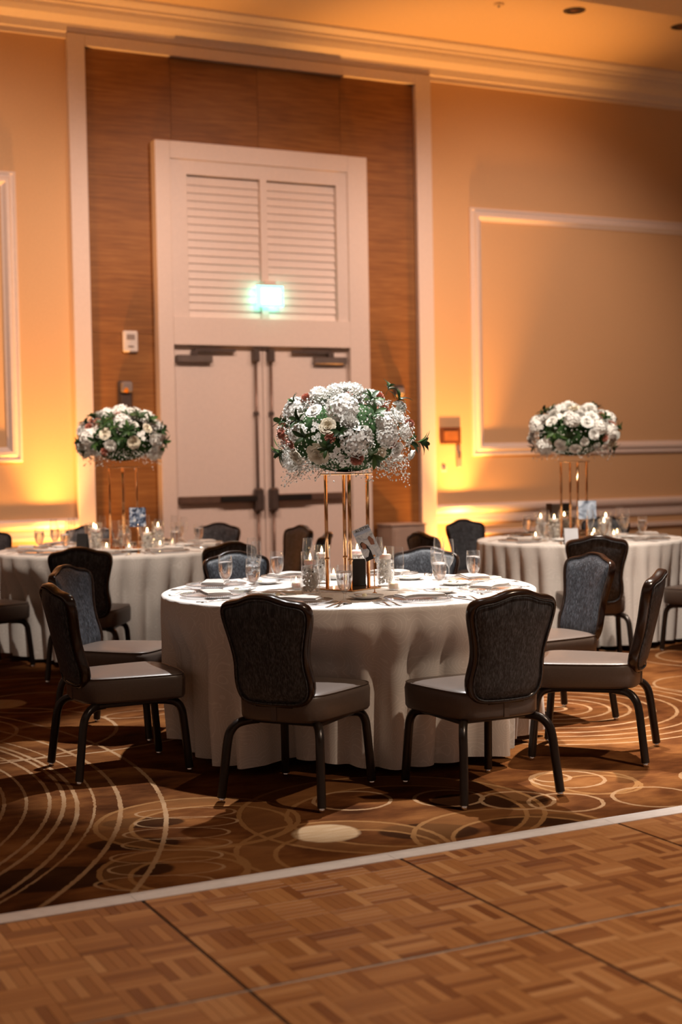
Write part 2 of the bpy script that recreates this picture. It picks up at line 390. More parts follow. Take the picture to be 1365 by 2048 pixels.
def place(me, name, parent=None, loc=None, rot=None, scale=None, mat=None):
    o = bpy.data.objects.new(name, me); COL.objects.link(o)
    if parent: o.parent = parent
    if mat is not None: o.matrix_local = mat
    else:
        if loc is not None: o.location = loc
        if rot is not None: o.rotation_euler = rot
        if scale is not None: o.scale = scale if isinstance(scale, (tuple, list)) else (scale,) * 3
    return o
def tag(o, label=None, cat=None, group=None, kind=None):
    if label: o['label'] = label
    if cat: o['category'] = cat
    if group: o['group'] = group
    if kind: o['kind'] = kind
    return o
def empty(name, loc=(0, 0, 0), rz=0.0):
    o = bpy.data.objects.new(name, None); COL.objects.link(o); o.location = loc; o.rotation_euler = (0, 0, rz)
    o.empty_display_size = 0.05; return o
def dup(root, loc=None, rz=None, parent=None):
    c = root.copy(); COL.objects.link(c); c.parent = parent
    if loc is not None: c.location = loc
    if rz is not None: c.rotation_euler = (0, 0, rz)
    for ch in root.children: dup(ch, None, None, c)
    return c
def catmull(P, k=5, closed=False):
    P = [Vector(p) for p in P]; n = len(P); out = []
    rng = range(n) if closed else range(n - 1)
    for i in rng:
        if closed: a, b, c, d = P[i - 1], P[i], P[(i + 1) % n], P[(i + 2) % n]
        else: a, b, c, d = P[max(i - 1, 0)], P[i], P[i + 1], P[min(i + 2, n - 1)]
        for j in range(k):
            t = j / k
            out.append(0.5 * ((2 * b) + (c - a) * t + (2 * a - 5 * b + 4 * c - d) * t * t + (3 * b - a - 3 * c + d) * t ** 3))
    if not closed: out.append(P[-1])
    return out
def struct(o): o['kind'] = 'structure'; return o

# ================================================================== THE ROOM
WY = 12.80                       # face of the long wall
CZ, SZ, SY = 5.60, 5.34, 10.25   # coffer ceiling, lower ceiling, edge between them
X0, X1 = -7.0, 21.0
struct(MB().box(X0, X1, -7, WY + .2, -0.08, 0.0).build('floor', 'carpet'))
wall = struct(MB().box(X0, X1, WY, WY + .2, 0, CZ).build('wall_back', 'wall_paint'))
struct(MB().box(X0, X1, SY, WY + .2, CZ, CZ + .1).build('ceiling', 'ceiling_paint'))
struct(MB().box(X0, X1, -7, SY, SZ, CZ + .1).build('ceiling_soffit', 'ceiling_paint'))
# crown moulding
cp = [(0, 5.26), (-.03, 5.26), (-.03, 5.305), (-.055, 5.315), (-.065, 5.35), (-.075, 5.38), (-.11, 5.40), (-.16, 5.43), (-.19, 5.475), (-.20, 5.51), (-.235, 5.515), (-.24, 5.535), (-.28, 5.555), (-.305, 5.575), (-.31, 5.60), (0, 5.60)]
struct(MB().prism_x([(WY + y, z) for y, z in cp], X0, X1).build('trim_1', 'trim_paint'))
# niche casing, door surround
NX0, NX1, NZ = 3.824, 7.284, 5.20
OX0, OX1 = 3.662, 7.462
CY = WY - .07
t2 = struct(MB().box(OX0, NX0, CY, WY, 0, 5.30, .004).build('trim_2', 'trim_paint'))
struct(MB().box(NX1, OX1, CY, WY, 0, 5.30, .004).build('trim_3', 'trim_paint'))
struct(MB().box(NX0, NX1, CY, WY, NZ, 5.30).build('trim_4', 'trim_paint'))
# wood veneer sheets
xs = [NX0, 4.66, 5.55, 6.44, NX1]; zs = [0.0, 2.6, 4.05, NZ]
for i in range(4):
    for k in range(3):
        if k == 0 and i in (1, 2): continue
        a, b = xs[i] + .002, xs[i + 1] - .002
        MB().box(a, b, WY - .012, WY + .01, zs[k] + .0015, zs[k + 1] - .0015).build('wood_panel', 'wood_veneer', wall)
# chair rail, baseboard and panel mouldings on both sides of the niche
rail = [(0, .70), (-.018, .70), (-.022, .735), (-.018, .75), (-.018, .80), (-.045, .815), (-.06, .84), (-.06, .875), (-.045, .895), (0, .90)]
basep = [(0, 0), (-.025, 0), (-.025, .15), (-.015, .17), (-.012, .19), (0, .19)]
n_t = 5
for a, b in ((X0, OX0), (OX1, X1)):
    struct(MB().prism_x([(WY + y, z) for y, z in rail], a, b).build('trim_%d' % n_t, 'trim_paint')); n_t += 1
struct(MB().prism_x([(WY + y, z) for y, z in basep], X0, OX0).build('baseboard_left', 'trim_paint'))
struct(MB().prism_x([(WY + y, z) for y, z in basep], OX1, X1).build('baseboard_right', 'trim_paint'))
def frame_mould(x0, x1, z0, z1, wd, name):
    mb = MB(); prof = [(0, 0), (0, .022), (.018, .030), (.030, .022), (.045, .022), (.060, .042), (.085, .042), (.10, .028), (.112, .016), (.125, .012), (.125, 0)]
    prof = [(p * wd / .125, d) for p, d in prof]; n = len(prof)
    vs = []
    for cx, cz, sx, sz in ((x0, z0, 1, 1), (x1, z0, -1, 1), (x1, z1, -1, -1), (x0, z1, 1, -1)):
        vs += [(cx + sx * p, WY - d, cz + sz * p) for p, d in prof]
    fs = []
    for k in range(4):
        for j in range(n): fs.append((k * n + j, k * n + (j + 1) % n, ((k + 1) % 4) * n + (j + 1) % n, ((k + 1) % 4) * n + j))
    mb.add(vs, fs); return struct(mb.build(name, 'trim_paint'))
for x0, x1, z0, z1, wd in ((7.94, 12.2, 1.40, 4.00, .135), (12.9, 17.1, 1.40, 4.00, .135), (-1.0, 3.17, 1.42, 4.02, .135), (-5.9, -1.7, 1.42, 4.02, .135),
                           (7.94, 12.2, .27, .62, .06), (12.9, 17.1, .27, .62, .06), (-1.0, 3.17, .27, .62, .06)):
    frame_mould(x0, x1, z0, z1, wd, 'trim_%d' % n_t); n_t += 1

# door surround: stiles, transom rails
DX0, DX1, DZ = 4.60, 6.455, 2.50
SX0, SX1, STZ = 4.45, 6.675, 4.395
FY = WY - .13
sur = empty('trim_%d' % n_t, ((SX0 + SX1) / 2, WY, 0)); n_t += 1; struct(sur)
def under(o, p):
    o.parent = p; o.matrix_parent_inverse = Matrix.Translation(-Vector(p.location)); return o
under(MB().box(SX0, DX0, FY, WY, 0, STZ, .005).build('stile', 'trim_paint'), sur)
under(MB().box(DX1, SX1, FY, WY, 0, STZ, .005).build('stile', 'trim_paint'), sur)
under(MB().box(DX0, DX1, FY, WY, 4.235, STZ).build('top_rail', 'trim_paint'), sur)
under(MB().box(DX0, DX1, FY, WY, DZ, 2.76).build('transom_rail', 'trim_paint'), sur)
under(MB().box(DX0, 4.765, FY + .02, WY, 2.76, 4.235).build('side_rail', 'trim_paint'), sur)
under(MB().box(6.335, DX1, FY + .02, WY, 2.76, 4.235).build('side_rail', 'trim_paint'), sur)
under(MB().box(4.765, 6.335, FY + .02, WY, 4.10, 4.235).build('head_rail', 'trim_paint'), sur)
lp = under(MB().box(4.765, 6.335, WY - .03, WY, 2.76, 4.10).build('louvre_back', 'trim_paint'), sur)
under(MB().box(5.515, 5.585, FY + .02, WY, 2.76, 4.10).build('mullion', 'trim_paint'), sur)
slat = MB(); slat.add([(-.373, -.010, -.040), (.373, -.010, -.040), (.373, .008, .042), (-.373, .008, .042), (-.373, .000, -.044), (.373, .000, -.044), (.373, .018, .038), (-.373, .018, .038)],
                      [(0, 1, 2, 3), (7, 6, 5, 4), (0, 4, 5, 1), (3, 2, 6, 7), (0, 3, 7, 4), (1, 5, 6, 2)])
sm = slat.mesh('louvre_slat', 'trim_paint')
for cx in (5.140, 5.960):
    for k in range(18):
        under(place(sm, 'louvre_slat', None, (cx, WY - .068, 2.80 + .0735 * k)), sur)
# two door leaves with their hardware
def lathe_obj(name, prof, mat, parent, loc, n=16, smooth=True): return MB().lathe(prof, n, closed=True).build(name, mat, parent, smooth, loc)
for di, (a, b, hx, s) in enumerate(((DX0, 5.524, 5.44, -1), (5.530, DX1, 5.60, 1))):
    d = struct(MB().box(a, b, WY - .06, WY - .005, 0.01, DZ - .004, .003).build('door_%d' % (di + 1), 'door_paint'))
    y = WY - .06
    # closer body and arm near the hinge side
    hx0 = (a + .03) if s < 0 else (b - .03)
    c0, c1 = sorted((hx0, hx0 - s * .36 * 1.0 if s > 0 else hx0 + .36))
    cl = MB().box(c0, c1, y - .06, y, 2.335, 2.405, .006).build('closer', 'satin_steel', d)
    a0, a1 = sorted(((c0 + c1) / 2, (c0 + c1) / 2 - s * .42))
    MB().box(a0, a1, y - .055, y - .03, 2.440, 2.465).build('closer_arm', 'dark_steel', cl)
    MB().box((c0 + c1) / 2 - .03, (c0 + c1) / 2 + .03, y - .06, y - .02, 2.405, 2.45).build('arm_pivot', 'dark_steel', cl)
    # vertical rods
    rod = MB().tube([(hx, y - .035, 1.10), (hx, y - .035, 2.36)], .013, 10).build('vertical_rod', 'bronze_steel', d, True)
    MB().box(hx - .035, hx + .035, y - .07, y, 2.345, 2.475, .012).build('top_latch', 'dark_steel', rod)
    MB().box(hx - .022, hx + .022, y - .05, y, 1.83, 1.87, .006).build('rod_guide', 'dark_steel', rod)
    MB().tube([(hx, y - .035, .05), (hx, y - .035, .95)], .013, 10).build('vertical_rod', 'bronze_steel', d, True)
    # panic bar
    e0, e1 = (a + .03, hx - .02) if s < 0 else (hx + .02, b - .05)
    pb = MB().box(e0, e1, y - .055, y, .995, 1.065, .006).build('panic_bar', 'bronze_steel', d)
    mid_ = e0 + (e1 - e0) * (.52 if s < 0 else .0); me_ = mid_ + (e1 - e0) * .48
    MB().box(mid_, me_, y - .085, y - .05, 1.0, 1.06, .008).build('push_pad', 'black_pad', pb)
    MB().box(hx - .045, hx + .045, y - .09, y, .90, 1.13, .02).build('latch_case', 'dark_steel', pb)

# ---- things on the wall
ex = empty('exit_sign', (5.575, WY - .16, 2.88))
tag(ex, 'green glowing EXIT sign mounted on the louvred transom over the doors', 'sign')
MB().box(-.06, .06, -.02, .05, .20, .245, .006).build('canopy', 'trim_paint', ex)
MB().box(-.135, .135, -.018, .018, .195, .212).build('top_rail', 'white_plastic', ex)
MB().box(-.135, .135, -.012, .012, .0, .195).build('lit_panel', 'exit_green', ex)
MB().box(-.09, .105, -.0135, .0135, .025, .17).build('overexposed_patch', 'exit_overexposed', ex)  # added white sheet, stands for the blown-out glow on the panel
def text_mesh(body, size, mat, ext=.0008):
    cu = bpy.data.curves.new('lettering', 'FONT'); cu.body = body; cu.size = size; cu.align_x = 'CENTER'; cu.align_y = 'CENTER'; cu.extrude = ext
    o = bpy.data.objects.new('lettering', cu); COL.objects.link(o)
    dg = bpy.context.evaluated_depsgraph_get(); me = bpy.data.meshes.new_from_object(o.evaluated_get(dg))
    bpy.data.objects.remove(o); bpy.data.curves.remove(cu); me.materials.clear(); me.materials.append(MATS[mat]); me.name = 'lettering'; return me
emit('exit_letter', (0.45, 1.0, 0.80), 3.6)
place(text_mesh('EXIT', .11, 'exit_letter'), 'lettering', ex, (0.01, -.0155, .098), (PI / 2, 0, 0))

th = empty('thermostat', (4.202, WY - .012, 2.425)); tag(th, 'white thermostat box with dark display on the wood panelling', 'thermostat')
MB().box(-.072, .072, -.04, 0, 0, .20, .012).build('case', 'white_plastic', th)
MB().box(-.04, .04, -.043, -.035, .115, .165).build('display', 'grey_plastic', th)
MB().box(-.028, .028, -.046, -.036, .045, .06).build('button', 'grey_plastic', th)
al = empty('fire_alarm', (4.14, WY - .012, 1.90)); tag(al, 'dark wall alarm with round lens painted with an orange reflection on the wood panelling', 'alarm')
MB().box(-.07, .07, -.03, 0, 0, .26, .01).build('back_plate', 'dark_steel', al)
MB().box(-.05, .055, -.09, -.03, .15, .25, .012).build('strobe_case', 'grey_plastic', al)
MB().box(-.06, .05, -.07, -.03, .02, .13, .012).build('horn', 'dark_steel', al)
MB().lathe([(0.0, 0), (.020, 0), (.024, .006), (.015, .012), (0, .013)], 14).build('lamp', 'reflection_orange', al, True).matrix_local = Matrix.Translation((-.01, -.09, .17)) @ Matrix.Rotation(PI / 2, 4, 'X')  # unlit lens, the orange reflection is in its colour
al2 = empty('wall_strobe', (7.055, WY - .012, 2.02)); tag(al2, 'small dark wall strobe on the wood panelling behind the flowers', 'alarm')
MB().box(-.06, .06, -.03, 0, 0, .12, .01).build('back_plate', 'dark_steel', al2)
MB().box(-.045, .045, -.07, -.03, .02, .09, .015).build('strobe_case', 'grey_plastic', al2)
pq = empty('wall_plaque', (7.671, WY, 1.53)); tag(pq, 'brown plaque with tan centre on the amber lit wall', 'plaque')
MB().box(-.123, .123, -.022, 0, 0, .175, .004).build('frame', 'plaque_brown', pq)
MB().box(-.085, .085, -.026, -.018, .035, .135).build('face', 'plaque_tan', pq)
sw = empty('door_reader', (7.767, WY, 1.28)); tag(sw, 'slim grey card reader below the brown wall plaque', 'switch')
MB().box(-.03, .03, -.025, 0, 0, .18, .006).build('case', 'grey_plastic', sw)
MB().box(-.018, .018, -.03, -.02, .10, .15).build('slot', 'satin_steel', sw)
kn = empty('key_switch', (7.59, WY, 1.27)); tag(kn, 'tiny round key switch beside the slim grey reader', 'switch')
MB().lathe([(0, 0), (.022, 0), (.022, .010), (.012, .014), (0, .014)], 14).build('knob', 'grey_plastic', kn, True).matrix_local = Matrix.Rotation(PI / 2, 4, 'X')
MB().box(-.03, .03, -.004, 0, -.03, .03).build('plate', 'white_plastic', kn)
bx = empty('cabinet', (6.95, WY - .22, 0)); tag(bx, 'plain pale low cabinet standing against the wood panelling', 'cabinet')
MB().box(-.19, .19, -.16, .16, 0, .715, .004).build('body', 'pale_box', bx)
MB().box(-.20, .20, -.17, .16, .715, .735, .004).build('top', 'pale_box', bx)
MB().box(-.17, .17, -.168, -.16, .06, .68).build('door', 'pale_box', bx)
# ceiling fittings
for x, lb in ((8.14, 'dark recessed ceiling downlight beside the tiny ceiling detector'), (9.43, 'dark recessed ceiling downlight away from the tiny ceiling detector')):
    dl = empty('downlight', (x, 11.18, CZ)); tag(dl, lb, 'ceiling light', 'recessed downlights')
    MB().lathe([(.082, 0.0), (.105, -.004), (.108, 0.0)], 28).build('trim_ring', 'dark_steel', dl, True)
    MB().lathe([(.0, -.0012), (.05, -.0014), (.085, -.002)], 28).build('baffle', 'black_pad', dl, True)
    MB().lathe([(.0, -.006), (.03, -.006), (.04, -.002)], 20).build('lamp', 'plaque_brown', dl, True)
det = empty('ceiling_detector', (7.37, 11.3, CZ)); tag(det, 'tiny pale detector disc on the amber lit ceiling', 'detector')
MB().lathe([(.05, 0), (.05, -.010), (.03, -.018), (0, -.02)], 20).build('cap', 'ceiling_paint', det, True)
MB().lathe([(.012, -.018), (.012, -.03), (0, -.032)], 12).build('sensor', 'grey_plastic', det, True)

# ---- amber uplights standing on the carpet at the wall
UP = [((3.42, WY - .30, 0), 'black amber uplight on the carpet left of the wood niche', 150),
      ((7.72, WY - .30, 0), 'black amber uplight on the carpet right of the wood niche', 205)]
for loc, lb, pw in UP:
    u = empty('uplight', loc); tag(u, lb, 'uplight', 'amber uplights along the wall')
    MB().lathe([(.07, 0), (.075, .01), (.075, .12), (.08, .15), (.07, .15), (.07, .125)], 20).build('housing', 'black_plastic', u, True)
    MB().lathe([(.0, .126), (.069, .126)], 20).build('lens', 'uplight_lens', u)
    MB().tube([(-.10, 0, .01), (-.10, 0, .09), (-.075, 0, .10)], .008, 6).build('bracket', 'black_plastic', u)
    spot('uplight_lamp', (loc[0], loc[1], .17), (loc[0], loc[1] + .10, 3.2), pw * .8, AMBER, 120, 0.8, 0.05)
    spot('uplight_lamp', (loc[0], loc[1] - .01, .17), (loc[0], loc[1] + .02, 3.2), pw * 5.8, AMBER, 50, 0.9, 0.05)

# ================================================================== DANCE FLOOR
PW, PX, PY, PZ = 0.935, 1.406, 3.416, 0.024
B = PW / 6; SLW = B / 5
slat_me = MB().box(-B / 2 + .0005, B / 2 - .0005, -SLW / 2 + .0004, SLW / 2 - .0004, -.006, 0, .0004).mesh('parquet_slat', 'parquet')
base_me = MB().box(-PW / 2 + .0015, PW / 2 - .0015, -PW / 2 + .0015, PW / 2 - .0015, 0, PZ - .004).mesh('panel_base', 'panel_edge')
def slat_spots():
    for i in range(6):
        for j in range(6):
            cx, cy = (i + .5) * B - PW / 2, (j + .5) * B - PW / 2
            for k in range(5):
                o = (k - 2) * SLW
                yield ((cx, cy + o, PZ), 0) if (i + j) % 2 else ((cx + o, cy, PZ), PI / 2)
SHR = (PW - .011) / PW
strip_me = MB().box(-PW / 2 + .002, PW / 2 - .002, PW / 2 - .009, PW / 2 - .001, PZ - .006, PZ + .0008, .0004).mesh('edge_strip', 'alu_strip')
def dance_panel(cx, cy, single, label, strip=False):
    d = empty('dance_floor_panel', (cx, cy, 0)); tag(d, label, 'dance floor panel', 'portable dance floor panels')
    place(base_me, 'panel_base', d)
    if strip: place(strip_me, 'edge_strip', d)
    if single:
        for loc, rz in slat_spots(): place(slat_me, 'parquet_slat', d, (loc[0] * SHR, loc[1] * SHR, loc[2]), (0, 0, rz), (SHR, SHR, 1))
    else:
        mb = MB()
        for loc, rz in slat_spots():
            a, b = (B / 2 - .0005, SLW / 2 - .0004) if rz == 0 else (SLW / 2 - .0004, B / 2 - .0005)
            mb.box(loc[0] * SHR - a, loc[0] * SHR + a, loc[1] * SHR - b, loc[1] * SHR + b, loc[2] - .006, loc[2])
        tag(mb.build('parquet_slat', 'parquet', d), kind='stuff')
for row, ks in ((0, range(-2, 4)), (1, range(-2, 3))):
    for k in ks:
        seen = (row == 0 and -1 <= k <= 2) or (row == 1 and -1 <= k <= 1)
        dance_panel(PX + PW * (k + .5), PY + PW * (.5 - row), seen, 'parquet dance floor panel along the white metal edging' if row == 0 else 'parquet dance floor panel one row in from the white metal edging', row == 1)
for k in range(-2, 4):
    x0, x1 = PX - .02 + PW * k + .001, PX - .02 + PW * (k + 1) - .001
    e = MB().prism_x([(4.278, PZ + .0005), (4.278, PZ + .003), (4.335, PZ + .004), (4.345, PZ + .003), (4.432, .005), (4.432, .0), (4.353, 0), (4.353, PZ + .0005)], x0, x1).build('edge_ramp', 'alu_trim')
    tag(e, 'white metal edge ramp section between carpet and dance floor', 'floor edging', 'dance floor edge ramps')

# ================================================================== CHAIRS
HALF = [(0, 0), (.08, 0), (.125, .004), (.155, .020), (.172, .048), (.1775, .085), (.174, .125), (.1695, .16), (.1705, .20), (.178, .245), (.190, .29), (.200, .33), (.2035, .362), (.198, .388), (.180, .405), (.150, .414), (.115, .421), (.085, .431), (.055, .442), (.025, .447), (0, .448)]
OUTL = HALF + [(-u, v) for u, v in HALF[-2:0:-1]]
OUTL = [(p.x, p.y) for p in catmull([(u, v, 0) for u, v in OUTL], 2, True)]
BC = (0, .225)
TILT = math.radians(13.5); BY, BZ = -.224, .408
OUTL = [(u, v * 1.058) for u, v in OUTL]
def back_pt(u, v, d):         # d: distance in front of the back plane
    y = d + .75 * u * u
    return (u, BY + y * math.cos(TILT) - v * math.sin(TILT), BZ + v * math.cos(TILT) + y * math.sin(TILT))
def inset(k, amt=0.0):
    out = []
    n = len(OUTL)
    for i in range(n):
        (a, b), (c, d) = OUTL[i - 1], OUTL[(i + 1) % n]
        tx, ty = c - a, d - b; L = math.hypot(tx, ty); nx, ny = ty / L, -tx / L
        u, v = OUTL[i]; u -= nx * amt; v -= ny * amt
        out.append((BC[0] + (u - BC[0]) * k, BC[1] + (v - BC[1]) * k))
    return out
def pad(sign, base, bulge):
    mb = MB(); rings = [(1, .010, 0), (1, .015, bulge * .35), (.94, .022, bulge * .7), (.82, .022, bulge * .92), (.55, .02, bulge), (.25, .02, bulge)]
    n = len(OUTL); vs, fs = [], []
    for k, a, h in rings: vs += [back_pt(u, v, base + sign * h) for u, v in inset(k, a)]
    for i in range(len(rings) - 1):
        for j in range(n): fs.append((i * n + j, i * n + (j + 1) % n, (i + 1) * n + (j + 1) % n, (i + 1) * n + j))
    vs.append(back_pt(BC[0], BC[1], base + sign * bulge)); c = len(vs) - 1; k = (len(rings) - 1) * n
    for j in range(n): fs.append((k + j, k + (j + 1) % n, c))
    return mb.add(vs, fs)
def chair_frame():
    mb = MB(); prof = [(.016, -.012), (.016, .014), (.010, .024), (0, .026), (-.004, .018), (-.0045, -.008), (0, -.016), (.008, -.017)]
    n, k = len(OUTL), len(prof); vs, fs = [], []
    rings = [inset(1, a) for a, _ in prof]
    for i in range(n):
        for (a, d), rg in zip(prof, rings): vs.append(back_pt(rg[i][0], rg[i][1], d))
    for i in range(n):
        for j in range(k): fs.append((i * k + j, i * k + (j + 1) % k, ((i + 1) % n) * k + (j + 1) % k, ((i + 1) % n) * k + j))
    return mb.add(vs, fs)
def seat_outline(ins):
    P = [(0, .262), (.12, .258), (.195, .245), (.228, .215), (.236, .17), (.228, .06), (.213, -.06), (.196, -.15), (.170, -.198), (.12, -.222), (0, -.232)]
    P = P + [(-x, y) for x, y in P[-2:0:-1]]
    pts = catmull([(x, y, 0) for x, y in P], 3, True)
    return [(p.x * (1 - ins / .22), .02 + (p.y - .02) * (1 - ins / .24)) for p in pts]
def make_chair():
    c = empty('banquet_chair')
    mb = MB(); rings = [(.338, .030), (.340, .008), (.352, .002), (.425, .000), (.441, .003), (.450, .010), (.456, .026), (.461, .06), (.465, .12), (.466, .18)]
    vs, fs = [], []; n = len(seat_outline(0))
    for z, i in rings: vs += [(x, y, z - .012 * max(0, y + .05) / .3 * 0) for x, y in seat_outline(i)]
    for i in range(len(rings) - 1):
        for j in range(n): fs.append((i * n + j, i * n + (j + 1) % n, (i + 1) * n + (j + 1) % n, (i + 1) * n + j))
    fs.append(tuple(range(n - 1, -1, -1))); k = (len(rings) - 1) * n; fs.append(tuple(range(k, k + n)))
    mb.add(vs, fs); seat = mb.build('seat', 'chair_vinyl', c, True)
    MB().tube([(x, y, .449) for x, y in seat_outline(.006)], .0035, 6, closed=True).build('piping', 'chair_vinyl', seat, True)
    MB().box(-.012, .012, -.2335, -.22, .345, .44).build('rear_seam', 'chair_vinyl', seat)
    chair_frame().build('back_frame', 'chair_wood', c, True)
    bp = pad(-1, -.004, .020).build('back_panel', 'chair_fabric', c, True)
    MB().tube([back_pt(u, v, -.020) for u, v in inset(1, .0145)], .0032, 6, closed=True).build('piping', 'chair_fabric', bp, True)
    fp = pad(1, .010, .028).build('backrest', 'chair_fabric', c, True)
    MB().tube([back_pt(u, v, .020) for u, v in inset(1, .018)], .0032, 6, closed=True).build('piping', 'chair_fabric', fp, True)
    MB().box(-.09, .09, -.236, -.205, .40, .45, .006).build('back_bracket', 'chair_metal', c)
    for sx in (-1, 1):
        rear = catmull([(sx * .135, -.12, .326), (sx * .165, -.165, .326), (sx * .192, -.205, .316), (sx * .209, -.232, .285), (sx * .216, -.245, .235), (sx * .224, -.258, .13), (sx * .233, -.272, .016)], 4)
        front = catmull([(sx * .135, .13, .326), (sx * .165, .170, .326), (sx * .186, .203, .316), (sx * .198, .222, .285), (sx * .202, .230, .235), (sx * .207, .240, .13), (sx * .212, .250, .016)], 4)
        for path in (rear, front):
            lg = MB().tube(path, .0175, 8, True).build('leg', 'chair_metal', c, auto=50)
            e = path[-1]; MB().lathe([(.010, .02), (.0125, .012), (.0135, .003), (.012, 0), (0, 0)], 10, (e.x, e.y, 0)).build('foot_glide', 'chrome', lg, True)
    MB().box(-.18, .18, -.16, .18, .318, .338, .004).build('seat_frame', 'chair_metal', c)
    return c
chair0 = make_chair(); first_chair = [True]; CHAIRS = []
def chair(x, y, face, label, group):
    # face: direction the sitter looks, degrees
    rz = math.radians(face) - PI / 2; CHAIRS.append((x, y, math.radians(face)))
    if first_chair[0]: o = chair0; first_chair[0] = False; o.location = (x, y, 0); o.rotation_euler = (0, 0, rz)
    else: o = dup(chair0, (x, y, 0), rz)
    return tag(o, label, 'chair', group)
TM, RM = (3.17, 6.29), 0.925
TL, RL = (3.245, 10.219), 0.90
TR, RR = (6.446, 8.858), 0.78
SEAT = {225: 'askew chair by the dance floor', -90: 'square-set chair by the dance floor', -45: 'chair between dance floor and panelled-wall table', 0: 'chair backing onto the panelled-wall table',
        45: 'chair backing onto the plaque wall', 90: 'chair backing onto the double doors', 135: 'chair backing onto the niche-side table', 180: 'chair between dance floor and niche-side table'}
def polar(c, a, d): return (c[0] + d * math.cos(math.radians(a)), c[1] + d * math.sin(math.radians(a)))
G = 'chairs around the middle table'
for a, lb in ((-90, 'dark banquet chair set square to the middle table, back to the dance floor'), (-45, 'dark banquet chair at the middle table between dance floor and panelled-wall table'),
              (0, 'dark banquet chair at the middle table backing onto the panelled-wall table'), (45, 'dark banquet chair at the middle table backing onto the plaque wall'),
              (90, 'dark banquet chair at the middle table backing onto the double doors'), (180, 'dark banquet chair at the middle table between dance floor and niche-side table')):
    p = polar(TM, a, 1.185 if a != -45 else 1.20); chair(p[0], p[1], a + 180, lb, G)
chair(2.165 + .265 * .722 * .5, 7.21 - .265 * .69 * .5 + .02, -44, 'dark banquet chair at the middle table backing onto the niche-side table', G)
chair(2.285 + .272 * .795, 5.272 + .272 * .607, 37.4, 'dark banquet chair turned askew at the middle table, back to the dance floor', G)
LCH = [(243, 1.24, 62), (198, 1.16, 20), (115, 1.26, 295), (82, 1.26, 262), (41, 1.34, 225), (7, 1.28, 185), (-34, 1.25, 146), (-79, 1.22, 101)]
LLB = {243: 'with its back to the dance floor', 198: 'farthest from the double doors', 115: 'backing onto the amber lit wall', 82: 'backing onto the wood panelling', 41: 'backing onto the double doors',
       7: 'backing onto the low pale cabinet', -34: 'facing away from the panelled-wall table', -79: 'backing onto the middle table'}
for a, d, f in LCH:
    p = polar(TL, a, d); chair(p[0], p[1], f, 'dark banquet chair at the niche-side table ' + LLB[a], 'chairs around the niche-side table')
RCH = [(238, 1.13, 60), (181, 1.10, 0), (97, 1.10, 280), (45, 1.10, 225), (8, 1.10, 188), (-72, 1.10, 110)]
RLB = {238: 'backing onto the middle table', 181: 'backing onto the niche-side table', 97: 'backing onto the brown plaque', 45: 'backing onto the panelled wall', 8: 'opposite the niche-side table', -72: 'with its back to the dance floor'}
for a, d, f in RCH:
    p = polar(TR, a, d); chair(p[0], p[1], f, 'dark banquet chair at the panelled-wall table ' + RLB[a], 'chairs around the panelled-wall table')

